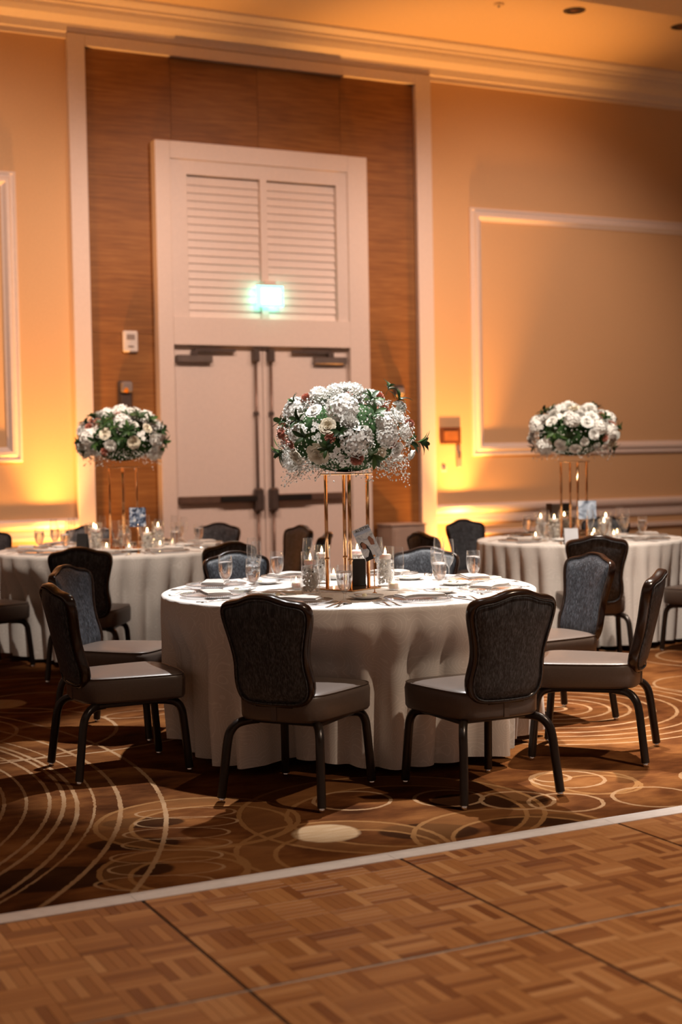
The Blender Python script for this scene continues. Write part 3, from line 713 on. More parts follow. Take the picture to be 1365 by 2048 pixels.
# ================================================================== TABLES AND CLOTHS
ZT = 0.765
def table_and_cloth(c, r, seats, seed, lt, lc, nf=17):
    t = empty('round_table', (c[0], c[1], 0)); tag(t, lt, 'table', 'round banquet tables')
    MB().lathe([(0, .735), (r - .02, .735), (r - .008, .738), (r - .006, .755), (r - .012, .760), (0, .760)], 64).build('tabletop', 'table_wood', t, True)
    for k in range(4):
        a = PI / 4 + k * PI / 2; x, y = .42 * math.cos(a), .42 * math.sin(a)
        MB().tube([(x, y, .735), (x * 1.05, y * 1.05, .02), (x * 1.05, y * 1.05, 0)], .016, 8).build('leg', 'dark_steel', t, True)
    MB().box(-.30, .30, -.30, .30, .70, .735).build('apron', 'table_wood', t)
    rr = random.Random(seed)
    ph = [rr.uniform(0, 6.28) for _ in range(9)]
    N, K = 288, 30
    lim = []
    for j in range(N):
        th = 2 * PI * j / N; L_ = 1.2
        for q_ in range(55, 120):
            x_, y_ = c[0] + q_ * .01 * math.cos(th), c[1] + q_ * .01 * math.sin(th)
            for cx_, cy_, fa in CHAIRS:
                dx, dy = x_ - cx_, y_ - cy_; ly = dx * math.cos(fa) + dy * math.sin(fa); lx = -dx * math.sin(fa) + dy * math.cos(fa)
                if abs(lx) < .265 and -.3 < ly < .292: L_ = min(L_, q_ * .01 - .012)
            if L_ < 1.2: break
        lim.append(L_)
    lim = [min(lim[(j + k) % N] for k in range(-2, 3)) for j in range(N)]
    cap_ = r + .09
    lim = [min(v, cap_) for v in lim]
    lim = [min(lim[j], sum(lim[(j + k) % N] for k in range(-4, 5)) / 9) for j in range(N)]
    def fold(th):
        w_ = th + .05 * math.sin(2 * th + ph[0]) + .03 * math.sin(5 * th + ph[1])
        s = math.sin(15 * w_ + ph[2]); s2 = math.sin(26 * w_ + ph[3]); s3 = math.sin(7 * w_ + ph[4])
        am = .85 + .35 * math.sin(5 * th + ph[6]) * math.sin(3 * th + ph[7])
        return am * (abs(math.sin(nf * w_ + ph[2] / 2)) ** .6 - 1) + .06 * s2 - .10 + .14 * (s3 - 1)
    mb = MB(); vs, fs = [], []
    prof = [(r - .30, ZT), (r - .12, ZT), (r - .03, ZT), (r - .010, ZT - .001)]
    for q, z in prof:
        vs += [(q * math.cos(2 * PI * j / N), q * math.sin(2 * PI * j / N), z) for j in range(N)]
    for i in range(K + 1):
        t_ = i / K; z0 = (ZT - .004) + (.045 - (ZT - .004)) * t_
        for j in range(N):
            th = 2 * PI * j / N; f = fold(th)
            amp = .020 * min(1, t_ * 3) + .150 * t_ ** .95
            q = r + .006 * min(1, t_ * 8) + .062 * t_
            tt = max(0, min(1, (t_ - .10) / .28)); tt = tt * tt * (3 - 2 * tt)
            q = q + (min(q, lim[j]) - q) * tt + amp * f
            z = z0 + (.012 * f + .010 * math.sin(5 * th + ph[5])) * t_ ** 2
            if i == 0: z = ZT - .006; q = r - .001
            vs.append((q * math.cos(th), q * math.sin(th), z))
    M = len(prof) + K + 1
    for i in range(M - 1):
        for j in range(N): fs.append((i * N + j, i * N + (j + 1) % N, (i + 1) * N + (j + 1) % N, (i + 1) * N + j))
    vs.append((0, 0, ZT)); cc = len(vs) - 1
    for j in range(N): fs.append((j, (j + 1) % N, cc))
    mb.add(vs, fs)
    cl = mb.build('tablecloth', 'table_linen', None, True, (c[0], c[1], 0)); tag(cl, lc, 'tablecloth', 'floor length table linens')
    return t
table_and_cloth(TM, RM, [225, -90, -45, 0, 45, 90, 136, 180], 3, 'large round banquet table hidden under the middle cloth', 'pale patterned floor length cloth on the large middle table')
table_and_cloth(TL, RL, [a for a, _, _ in LCH], 5, 'round banquet table hidden under cloth by the wood niche', 'pale floor length cloth on the table by the wood niche')
table_and_cloth(TR, RR, [a for a, _, _ in RCH], 9, 'smaller round banquet table hidden under cloth by the panelled wall', 'pale floor length cloth on the table by the panelled wall')

# ================================================================== TABLEWARE PROTOTYPES
ZI = ZT + .0006
def proto(root): PROTO.append(root); return root
PROTO = []
def g_goblet(ice):
    g = empty('water_goblet')
    MB().lathe([(0, .001), (.033, .001), (.034, .003), (.020, .007), (.0065, .013), (.0048, .022), (.0055, .034), (.010, .044), (.022, .056), (.031, .075), (.0355, .100), (.0360, .125), (.0345, .150), (.0330, .166)], 24).build('glass', 'clear_glass', g, True)
    MB().lathe([(.0, .050), (.010, .0505), (.021, .060), (.0295, .078), (.0338, .102), (.0342, .125), (.0335, .140), (0, .1402)], 24).build('water', 'water', g, True)
    MB().lathe([(.0327, .1655), (.0337, .1672), (.0327, .1675)], 24).build('rim', 'clear_glass', g, True)
    if ice:
        rr = random.Random(3)
        for k in range(6):
            a = rr.uniform(0, 6.28); q = rr.uniform(.006, .018)
            o = MB().box(-.010, .010, -.009, .009, -.010, .010, .002).build('ice_cube', 'ice', g, False, (q * math.cos(a), q * math.sin(a), .085 + .011 * k)); o.rotation_euler = (a, q * 90, a * 2)
    return g
def g_flute():
    g = empty('champagne_flute')
    MB().lathe([(0, .001), (.031, .001), (.032, .003), (.014, .007), (.0045, .014), (.0035, .05), (.0038, .082), (.008, .092), (.018, .108), (.0255, .130), (.028, .155), (.0265, .190), (.0235, .226)], 24).build('glass', 'clear_glass', g, True)
    MB().lathe([(.0232, .2255), (.0240, .2272), (.0232, .2275)], 24).build('rim', 'clear_glass', g, True)
    return g
def flame_prof(s=1.0): return [(0, 0), (.0045 * s, .004 * s), (.0062 * s, .011 * s), (.0045 * s, .021 * s), (.0018 * s, .030 * s), (0, .035 * s)]
def g_cylinder(h, seed):
    g = empty('cylinder_candle')
    MB().lathe([(0, .002), (.042, .002), (.044, .005), (.044, h)], 28).build('glass', 'clear_glass', g, True)
    MB().lathe([(.0425, h - .001), (.0445, h + .0015), (.0425, h + .002)], 28).build('rim', 'clear_glass', g, True)
    rr = random.Random(seed); mb = MB(); hb = h * .66
    for _ in range(190):
        a, q = rr.uniform(0, 6.28), .037 * math.sqrt(rr.random()); mb.ico((q * math.cos(a), q * math.sin(a), rr.uniform(.012, hb)), rr.uniform(.005, .008), 1)
    tag(mb.build('gel_beads', 'gel_bead', g, True), kind='stuff')
    cn = MB().lathe([(0, hb + .004), (.026, hb + .004), (.030, hb + .012), (.030, hb + .026), (.024, hb + .030), (0, hb + .026)], 20).build('floating_candle', 'candle_wax', g, True)
    MB().lathe([(r_, z_ + hb + .028) for r_, z_ in flame_prof(1.0)], 12).build('flame', 'flame', cn, True)
    return g
def g_votive():
    g = empty('votive_candle')
    MB().lathe([(0, .003), (.026, .003), (.0275, .006), (.0275, .064)], 22).build('glass', 'clear_glass', g, True)
    MB().lathe([(.0263, .0635), (.0278, .0652), (.0263, .0655)], 22).build('rim', 'clear_glass', g, True)
    cn = MB().lathe([(0, .006), (.022, .006), (.0225, .009), (.0225, .030), (.018, .033), (0, .031)], 18).build('candle', 'candle_wax', g, True)
    MB().lathe([(r_, z_ + .032) for r_, z_ in flame_prof(.85)], 12).build('flame', 'flame', cn, True)
    return g
def g_plate(r, name):
    g = empty(name)
    MB().lathe([(0, 0), (r * .55, 0), (r * .6, .003), (r * .97, .013), (r, .0145), (r * .985, .0165), (r * .64, .007), (r * .55, .005), (0, .005)], 36).build('dish', 'porcelain', g, True)
    MB().lathe([(r * .97, .0160), (r * .985, .0178), (r, .0168)], 36).build('rim', 'porcelain', g, True)
    return g
def g_charger():
    g = empty('glass_charger'); r = .155
    MB().lathe([(0, .002), (r * .7, .002), (r * .74, .004), (r * .98, .010), (r, .011), (r * .98, .013), (r * .72, .0065), (0, .005)], 40).build('dish', 'charger_glass', g, True)
    mb = MB()
    for ri, (q, n) in enumerate(((r * 1.0, 96), (r * .93, 90), (r * .86, 84))):
        for j in range(n): mb.ico((q * math.cos(2 * PI * j / n), q * math.sin(2 * PI * j / n), .0135 - .0025 * ri), .0042)
    tag(mb.build('beaded_rim', 'chrome', g, True), kind='stuff')
    return g
def g_napkin():
    g = empty('folded_napkin')
    a, b = .105, .060
    def sheet(x0, x1, y0, y1, z, th, bow):
        mb = MB(); n = 10; vs, fs = [], []
        for k, zz in enumerate((z, z + th)):
            for i in range(n + 1):
                for j in range(5):
                    u, v = i / n, j / 4; vs.append((x0 + (x1 - x0) * u, y0 + (y1 - y0) * v, zz + bow * math.sin(PI * u) + .002 * math.sin(7 * u + 3 * v)))
        for k in (0, 1):
            for i in range(n):
                for j in range(4):
                    q = k * (n + 1) * 5 + i * 5 + j; fs.append((q, q + 1, q + 6, q + 5))
        def idx(k, i, j): return k * (n + 1) * 5 + i * 5 + j
        for i in range(n):
            for j in (0, 4): fs.append((idx(0, i, j), idx(0, i + 1, j), idx(1, i + 1, j), idx(1, i, j)))
        for j in range(4):
            for i in (0, n): fs.append((idx(0, i, j), idx(0, i, j + 1), idx(1, i, j + 1), idx(1, i, j)))
        return mb.add(vs, fs)
    sheet(-a, a, -b, b, .0145, .006, .004).build('lower_fold', 'napkin', g, auto=50)
    sheet(-a + .004, a - .006, -b + .002, b - .006, .0215, .006, .005).build('upper_fold', 'napkin', g, auto=50)
    return g
def cutlery(name, kind, L):
    n = 14; vs, fs = [], []
    def wdt(t):
        if kind == 'knife': return (.0075 if t < .45 else .0105 * (1 - max(0, t - .85) / .15 * .75)) * (.8 + .2 * min(1, t * 6))
        if kind == 'spoon': return .0085 - .005 * min(1, t / .6) if t < .7 else .003 + .017 * math.sin(PI * min(1, (t - .68) / .34)) ** .7
        return .0090 - .0055 * min(1, t / .6) if t < .66 else (.0035 + .010 * min(1, (t - .66) / .1) if t < .80 else .0135)
    def zz(t):
        if kind == 'knife': return .0015
        return .0015 + .010 * math.sin(PI * min(1, max(0, (t - .1) / .75))) ** 2 + (.006 * max(0, t - .85) / .15 if kind == 'fork' else 0)
    mb = MB(); tmax = 1.0 if kind != 'fork' else .80
    for i in range(n + 1):
        t = tmax * i / n; ww = wdt(t)
        vs += [(-ww, t * L, zz(t)), (0, t * L, zz(t) + .0016), (ww, t * L, zz(t)), (0, t * L, max(0.0002, zz(t) - .0014))]
    for i in range(n):
        for j in range(4): fs.append((i * 4 + j, i * 4 + (j + 1) % 4, i * 4 + 4 + (j + 1) % 4, i * 4 + 4 + j))
    fs += [(3, 2, 1, 0), (n * 4, n * 4 + 1, n * 4 + 2, n * 4 + 3)]
    mb.add(vs, fs)
    if kind == 'fork':
        for k in range(4):
            x = -.0115 + .00767 * k
            mb.tube([(x, .79 * L, zz(.8)), (x, .88 * L, zz(.88) + .002), (x, .95 * L, zz(.95) + .004), (x * .95, L, zz(1) + .006)], [.0019, .0019, .0017, .0008], 5)
    return mb.mesh(name, 'chrome', True)
goblet0, goblet1, flute0 = g_goblet(False), g_goblet(True), g_flute()
cyl = [g_cylinder(.20, 1), g_cylinder(.195, 2), g_cylinder(.15, 4)]
votive0, bread0, charger0, napkin0 = g_votive(), g_plate(.082, 'bread_plate'), g_charger(), g_napkin()
dinner0 = g_plate(.135, 'dinner_plate')
ME = {'dinner_knife': cutlery('dinner_knife', 'knife', .225), 'dinner_fork': cutlery('dinner_fork', 'fork', .20), 'spoon': cutlery('spoon', 'spoon', .185),
      'butter_knife': cutlery('butter_knife', 'knife', .15), 'salad_fork': cutlery('salad_fork', 'fork', .17)}
butter_me = MB().ico((0, 0, .011), (.0115, .0115, .0105), 2).mesh('butter_ball', 'butter', True)
PROTO = [goblet0, goblet1, flute0, *cyl, votive0, bread0, charger0, napkin0, dinner0]
def put(root, x, y, rz, label, cat, group, z=ZI):
    return tag(dup(root, (x, y, z), rz), label, cat, group)
def put_me(name, x, y, rz, label, cat, group, z=ZI, me=None):
    o = place(me or ME[name], name, None, (x, y, z), (0, 0, rz)); return tag(o, label, cat, group)

# ---- the eight places of the middle table
def local(c, a, s, r):       # r: distance from the table centre, s: to the sitter's right
    ra = math.radians(a); d = (math.cos(ra), math.sin(ra)); rgt = (-d[1], d[0])
    return c[0] + d[0] * r + rgt[0] * s, c[1] + d[1] * r + rgt[1] * s
GM = 'place settings of the middle table'
for a, seat in SEAT.items():
    f = math.radians(a) + PI / 2          # local +y of cutlery towards the centre
    jt = lambda: R.uniform(-.008, .008)
    x, y = local(TM, a, jt(), .715); put(charger0, x, y, 0, 'clear beaded glass charger before the ' + seat, 'charger', GM)
    x, y = local(TM, a, jt(), .715); put(napkin0, x, y, f + R.uniform(-.25, .25), 'folded grey beige napkin before the ' + seat, 'napkin', GM, ZI + .0005)
    x, y = local(TM, a, .185, .875); put_me('dinner_knife', x, y, f + .04, 'long steel dinner knife before the ' + seat, 'knife', GM)
    x, y = local(TM, a, .222, .865); put_me('spoon', x, y, f - .03, 'steel spoon beside the knife before the ' + seat, 'spoon', GM)
    x, y = local(TM, a, -.185, .875); put_me('dinner_fork', x, y, f + .03, 'steel dinner fork nearest the charger before the ' + seat, 'fork', GM)
    x, y = local(TM, a, -.228, .862); put_me('salad_fork', x, y, f - .02, 'shorter outer steel fork before the ' + seat, 'fork', GM)
    x, y = local(TM, a, -.17, .515); put(bread0, x, y, 0, 'small white bread plate before the ' + seat, 'plate', GM)
    bx_, by_ = x + .012 * math.cos(f), y + .012 * math.sin(f)
    put_me('butter_ball', bx_ - .02, by_, 0, 'pale butter ball on the bread plate before the ' + seat, 'butter', GM, ZI + .0052, butter_me)
    x2, y2 = local(TM, a, -.115, .57); o = put_me('butter_knife', x2, y2, f + .55, 'small butter knife on the bread plate before the ' + seat, 'knife', GM, ZI + .0172)
# glasses where they stand
def glass_at(px, py, root, label, cat, group):
    p = onz(px, py, ZI); return put(root, p.x, p.y, R.uniform(0, 6), label, cat, group)
GG = 'glasses on the middle table'
for px, py, root, seat in ((690, 1204, goblet0, 225), (880, 1182, goblet0, -90), (948, 1167, goblet0, -45), (452, 1178, goblet0, 180), (507, 1186, goblet1, 135), (555, 1167, goblet0, 90)):
    glass_at(px, py, root, ('iced' if root is goblet1 else 'filled') + ' stemmed water goblet for the ' + SEAT[seat], 'glass', GG)
for a in (0, 45):
    x, y = local(TM, a, .15, .60); put(goblet0, x, y, 0, 'filled stemmed water goblet for the ' + SEAT[a], 'glass', GG)
for px, py, seat in ((798, 1192, -90), (640, 1197, 225), (879, 1163, -45), (899, 1168, 0), (514, 1172, 180), (505, 1160, 135), (617, 1162, 90), (757, 1161, 45)):
    glass_at(px, py, flute0, 'empty champagne flute for the ' + SEAT[seat], 'glass', GG)
GC = 'candles around the middle flower stand'
for px, py, k, lb in ((622, 1187, 0, 'tall bead filled cylinder candle beside the flute of the askew chair'), (645, 1166, 1, 'tall bead filled cylinder candle by the gold stand, facing the doors'),
                      (772, 1171, 1, 'tall bead filled cylinder candle beside the tilted picture card'), (716, 1161, 0, 'tall bead filled cylinder candle behind the gold stand')):
    glass_at(px, py, cyl[k], lb, 'candle', GC)
for px, py, lb in ((593, 1178, 'small votive candle beside the tall cylinder near the askew chair'), (788, 1180, 'small votive candle near the tilted picture card'), (668, 1160, 'small votive candle behind the gold stand')):
    glass_at(px, py, votive0, lb, 'candle', GC)

# ---- tableware of the two other tables
def far_table(c, r, angs, name, seed):
    rr = random.Random(seed); g = 'tableware on the ' + name
    for a in angs:
        f = math.radians(a) + PI / 2
        x, y = local(c, a, 0, r - .21); put(charger0, x, y, 0, 'clear beaded glass charger on the ' + name, 'charger', g)
        x, y = local(c, a, 0, r - .21); put(napkin0, x, y, f + rr.uniform(-.3, .3), 'folded grey beige napkin on the ' + name, 'napkin', g, ZI + .0005)
        x, y = local(c, a, .18, r - .05); put_me('dinner_knife', x, y, f, 'steel dinner knife on the ' + name, 'knife', g)
        x, y = local(c, a, -.18, r - .05); put_me('dinner_fork', x, y, f, 'steel dinner fork on the ' + name, 'fork', g)
        x, y = local(c, a, .14, r - .33); put(goblet0, x, y, 0, 'filled stemmed water goblet on the ' + name, 'glass', g)
        x, y = local(c, a, .05, r - .42); put(flute0, x, y, 0, 'empty champagne flute on the ' + name, 'glass', g)
        x, y = local(c, a, -.15, r - .45); put(bread0, x, y, 0, 'small white bread plate on the ' + name, 'plate', g)
NL, NR_ = 'table by the wood niche', 'table by the panelled wall'
far_table(TL, RL, [243, 198, 155, 115, 82, 41, 7, -34, -79], NL, 21)
far_table(TR, RR, [238, 183, 97, 45, 350, -65], NR_, 22)
pL, pR = Vector((3.262, 10.16, 0)), Vector((6.41, 8.88, 0))
for (c, nm) in ((pL, NL), (pR, NR_)):
    for i, (a, d, k) in enumerate(((198, .25, 0), (342, .25, 1), (72, .25, 0), (132, .26, 1), (292, .26, 2))):
        p = polar(c, a, d); put(cyl[k], p[0], p[1], 0, 'tall bead filled cylinder candle on the ' + nm, 'candle', 'candles on the ' + nm)
    for a, d in ((225, .28), (258, .32), (312, .30), (350, .36), (176, .34), (24, .3)):
        p = polar(c, a, d); put(votive0, p[0], p[1], 0, 'small votive candle on the ' + nm, 'candle', 'candles on the ' + nm)
for root in PROTO:
    for ch in list(root.children_recursive): bpy.data.objects.remove(ch)
    bpy.data.objects.remove(root)

# ================================================================== FLOWERS
def petal(mb, ang, r0_, wd, h, tilt, curl, z0=0.0, nu=4, nv=3, tipz=0.0, ruf=0.0, rr=R):
    vs, fs = [], []; ph = rr.uniform(0, 6)
    for j in range(nv + 1):
        v = j / nv; wv = wd * math.sin(PI * (.22 + .62 * v)) ** .8
        for i in range(nu + 1):
            u = i / nu * 2 - 1; a = ang + u * wv
            q = r0_ + tilt * v + curl * v * v + ruf * math.sin(5 * u + ph) * v
            z = z0 + h * math.sin(v * 1.35) + tipz * v * v - .12 * h * u * u * v
            vs.append((q * math.cos(a), q * math.sin(a), z))
    for j in range(nv):
        for i in range(nu): k = j * (nu + 1) + i; fs.append((k, k + 1, k + nu + 2, k + nu + 1))
    mb.add(vs, fs)
def rose_mesh(mat, open_=1.0, seed=1):
    rr = random.Random(seed); mb = MB()
    for L, (n, r_, wd, h, ti, cu) in enumerate(((3, .05, 1.2, .62, .06, .02), (4, .14, .95, .66, .08, .04), (5, .24, .82, .66, .12, .08), (5, .36, .76, .62, .18, .14), (6, .46, .70, .60, .20, .14), (7, .54, .62, .48, .26, .18))):
        for k in range(n): petal(mb, 2 * PI * (k + .37 * L) / n + rr.uniform(-.12, .12), r_ * (.9 + .1 * open_), wd, h, ti * open_, cu * open_, .0, 4, 4, -.10 * (L > 2) * open_, .02, rr)
    mb.ico((0, 0, .2), (.45, .45, .22), 1)
    return mb.mesh('rose', mat, True)
def frame_of(n, spin):
    n = n.normalized(); a = Vector((0, 0, 1)) if abs(n.z) < .9 else Vector((1, 0, 0))
    x = a.cross(n).normalized(); y = n.cross(x); c, s = math.cos(spin), math.sin(spin)
    return x * c + y * s, y * c - x * s, n
def hydrangea_mesh(mat, seed):
    rr = random.Random(seed); mb = MB(); N = 62
    for k in range(N):
        z = 1 - 1.25 * (k + .5) / N; q = math.sqrt(max(0, 1 - z * z)); a = k * 2.39996
        n = Vector((q * math.cos(a), q * math.sin(a), z)); x, y, n = frame_of(n + Vector((rr.uniform(-.25, .25), rr.uniform(-.25, .25), rr.uniform(-.25, .25))), rr.uniform(0, 6))
        c = Vector((q * math.cos(a), q * math.sin(a), z * .85)) * rr.uniform(.84, 1.0); s = rr.uniform(.20, .27)
        for p in range(4):
            d1 = x * math.cos(p * PI / 2) + y * math.sin(p * PI / 2); d2 = x * -math.sin(p * PI / 2) + y * math.cos(p * PI / 2)
            mb.add([c, c + d1 * s * .55 + d2 * s * .45 + n * s * .12, c + d1 * s * 1.05 + d2 * s * .22 + n * s * .30, c + d1 * s * 1.05 - d2 * s * .22 + n * s * .30, c + d1 * s * .55 - d2 * s * .45 + n * s * .12], [(0, 1, 2), (0, 2, 3), (0, 3, 4)])
    mb.ico((0, 0, 0), (.72, .72, .62), 1)
    return mb.mesh('hydrangea', mat, False)
def carnation_mesh(mat, seed):
    rr = random.Random(seed); mb = MB()
    for k in range(46):
        z = 1 - .95 * (k + .5) / 46; q = math.sqrt(max(0, 1 - z * z)); a = k * 2.39996
        n = Vector((q * math.cos(a), q * math.sin(a), z * .8 + .15)); x, y, n = frame_of(n, rr.uniform(0, 6)); s = rr.uniform(.26, .36)
        c = n * rr.uniform(.40, .55); m_ = 6; tip = []
        for i in range(m_ + 1):
            u = i / m_ * 2 - 1
            tip.append(c + n * (.42 + .09 * (i % 2) + rr.uniform(-.03, .05)) + x * (u * s) + y * (.12 * math.sin(3 * u + k) + .05 * (i % 2)))
        mb.add([c - n * .2] + tip, [(0, i, i + 1) for i in range(1, m_ + 1)])
    mb.ico((0, 0, .15), (.5, .5, .45), 1)
    return mb.mesh('carnation', mat, False)
def orchid_mesh(mat):
    mb = MB()
    for fx, fy, fz, sp in ((-.5, .35, 0, 0), (.5, .15, .05, .7), (0, -.55, .02, 1.4)):
        c = Vector((fx, fy, .25 + fz))
        for p in range(5):
            a = sp + p * 2 * PI / 5; d1 = Vector((math.cos(a), math.sin(a), .15)); d2 = Vector((-math.sin(a), math.cos(a), 0)); s = .52
            mb.add([c, c + d1 * s * .4 + d2 * s * .38, c + d1 * s * .85 + d2 * s * .36, c + d1 * s * 1.05, c + d1 * s * .85 - d2 * s * .36, c + d1 * s * .4 - d2 * s * .38], [(0, 1, 2), (0, 2, 3), (0, 3, 4), (0, 4, 5)])
        mb.ico(c + Vector((0, 0, .06)), .09)
    return mb.mesh('orchid', mat, True)
def leaf_mesh(mat):
    mb = MB(); vs, fs = [], []; n = 6
    for i in range(n + 1):
        t = i / n; ww = .17 * math.sin(PI * min(1, t * .97 + .03)) ** .8; z = .12 * math.sin(PI * t * .9)
        vs += [(t, -ww, z + .05 * ww / .17), (t, 0, z - .01), (t, ww, z + .05 * ww / .17)]
    for i in range(n):
        for j in (0, 1): fs.append((i * 3 + j, i * 3 + j + 1, i * 3 + j + 4, i * 3 + j + 3))
    return mb.add(vs, fs).mesh('leaf', mat, True)
FM = {'rw': rose_mesh('petal_white', 1.0, 1), 'rc': rose_mesh('petal_cream', 1.0, 2), 'rb': rose_mesh('petal_white', .55, 3), 'hy': hydrangea_mesh('petal_white', 4), 'h2': hydrangea_mesh('petal_cream', 5),
      'cw': carnation_mesh('petal_white', 6), 'cp': carnation_mesh('petal_pink', 7), 'or': orchid_mesh('petal_white')}
FN = {'rw': 'rose', 'rc': 'rose', 'rb': 'rose', 'hy': 'hydrangea', 'h2': 'hydrangea', 'cw': 'carnation', 'cp': 'carnation', 'or': 'orchid'}
LEAF = [leaf_mesh('leaf_green'), leaf_mesh('leaf_light')]
stem_me = MB().tube([(0, 0, -.35), (0, 0, .05), (.02, 0, .45)], [.018, .014, .008], 5).mesh('stem', 'stem_green')
def bouquet(c, z, rad, items, seed, label, nb=2600, fill=70, front=None):
    rr = random.Random(seed)
    b = empty('flower_arrangement', (c[0], c[1], z - .20)); tag(b, label, 'flowers', 'tall flower arrangements')
    C = Vector((0, 0, .20)); rx, rz = rad
    MB().ico(C, (rx * .80, rx * .80, rz * .78), 3).build('foliage_core', 'foliage_core', b, True)
    placed = []
    def stick(d, kind, size, push=0.0, spin=None):
        d = d.normalized(); k = 1 / math.sqrt((d.x / rx) ** 2 + (d.y / rx) ** 2 + (d.z / rz) ** 2)
        p = C + d * (k + push); n = Vector((d.x * k / rx ** 2, d.y * k / rx ** 2, d.z * k / rz ** 2)).normalized()
        x, y, n = frame_of(n, rr.uniform(0, 6) if spin is None else spin)
        M = Matrix.Identity(4)
        for i in range(3): M[i][0], M[i][1], M[i][2], M[i][3] = x[i] * size, y[i] * size, n[i] * size, p[i]
        if kind == 'leaf':
            sp = place(stem_me, 'leaf_sprig', b, mat=M); nl = rr.randint(6, 8)
            for q in range(nl):
                el = rr.uniform(.15, .75); Lm = Matrix.Translation((0, 0, .1 + .28 * (q / nl))) @ Matrix.Rotation(q * 2.4, 4, 'Z') @ Matrix.Rotation(-el, 4, 'Y') @ Matrix.Diagonal((rr.uniform(.75, 1.05),) * 3 + (1,))
                place(LEAF[1 if rr.random() < .25 else 0], 'leaf', sp, mat=Lm)
        else:
            place(FM[kind], FN[kind], b, mat=M); placed.append((d, size))
    for d, kind, size, push in items: stick(d, kind, size, push)
    kinds = ['rw', 'rc', 'hy', 'cw', 'cp', 'rb', 'hy', 'rw', 'leaf', 'leaf', 'leaf', 'leaf', 'cp', 'or', 'hy']
    for k in range(fill):
        zz = 1 - 1.35 * (k + .5) / fill; q = math.sqrt(max(0, 1 - zz * zz)); a = k * 2.39996 + seed
        d = Vector((q * math.cos(a), q * math.sin(a), zz)); kd = rr.choice(kinds)
        if kd == 'leaf' and zz > .75: kd = 'hy'
        size = {'rw': .050, 'rc': .050, 'rb': .040, 'hy': .066, 'h2': .055, 'cw': .046, 'cp': .032, 'or': .038, 'leaf': .075}[kd] * rr.uniform(.85, 1.15)
        if front is not None and d.dot(front) > .12: continue
        if kd != 'leaf' and any((d - e).length * rx < (s + size) * .78 for e, s in placed): continue
        stick(d, kd, size, -.012)
    mb, sb = MB(), MB()
    for _ in range(nb):
        if rr.random() < .55:      # hanging skirt under the dome
            a = rr.uniform(0, 6.283); lump = .75 + .25 * math.sin(3 * a + seed) * math.sin(5 * a)
            q = rx * rr.uniform(.35, 1.0) * (.9 + .1 * lump); zz = -rz * (.42 + rr.uniform(0, .85) ** 1.2 * lump * (.15 + .85 * (q / rx) ** 2))
            p = C + Vector((q * math.cos(a), q * math.sin(a), zz))
        else:
            zz = rr.uniform(-.6, 1); q = math.sqrt(1 - zz * zz); a = rr.uniform(0, 6.283); k = rr.uniform(.90, 1.06)
            p = C + Vector((q * math.cos(a) * rx * k, q * math.sin(a) * rx * k, zz * rz * k))
        mb.ico(p, rr.uniform(.0035, .0062))
        if _ % 30 == 0: sb.tube([C + (p - C) * .75, p], .0009, 3, cap=False)
    tag(mb.build('babys_breath', 'breath_white', b, True), kind='stuff')
    tag(sb.build('thin_stems', 'stem_green', b), kind='stuff')
    return b
# main arrangement: blooms seen in the photograph, set on the dome they grow from
MC = onz(697, 1178, ZT); BZc = 1.515; RAD = (.325, .222)
S8 = 300 / 1365
spec = [('rw', 310, 290, 80), ('rc', 435, 425, 80), ('rc', 350, 660, 108), ('rc', 145, 690, 78), ('rb', 1210, 680, 78), ('rw', 1090, 340, 72), ('rc', 915, 665, 66), ('rw', 1065, 630, 80), ('rw', 815, 110, 80),
        ('hy', 570, 245, 140), ('hy', 700, 560, 135), ('hy', 980, 390, 100), ('hy', 340, 120, 92), ('hy', 500, 75, 80), ('hy', 690, 70, 80), ('hy', 990, 510, 105), ('hy', 150, 480, 88), ('cw', 170, 360, 62), ('cw', 1110, 240, 70), ('or', 1185, 270, 45),
        ('cw', 635, 400, 85), ('cw', 770, 500, 85), ('cp', 910, 140, 56), ('cp', 455, 525, 52), ('cp', 705, 715, 66), ('cp', 1025, 578, 46), ('cp', 1215, 392, 40), ('cp', 225, 155, 56), ('cp', 625, 130, 42), ('cp', 25, 390, 42), ('cp', 20, 505, 36), ('cp', 95, 590, 38),
        ('or', 520, 670, 70), ('or', 590, 740, 66), ('or', 340, 530, 52), ('or', 320, 425, 50), ('hy', 1150, 470, 70), ('rw', 610, 60, 50),
        ('leaf', 815, 215, 115), ('leaf', 850, 320, 105), ('leaf', 830, 660, 115), ('leaf', 205, 390, 105), ('leaf', 255, 520, 115), ('leaf', 1240, 560, 115), ('leaf', 1060, 205, 115), ('leaf', 985, 95, 95), ('leaf', 150, 235, 90), ('leaf', 80, 390, 70), ('leaf', 440, 610, 90), ('leaf', 45, 650, 80), ('leaf', 545, 470, 80), ('leaf', 700, 460, 60)]
items, lf = [], []
cc_ = Vector((MC.x, MC.y, BZc))
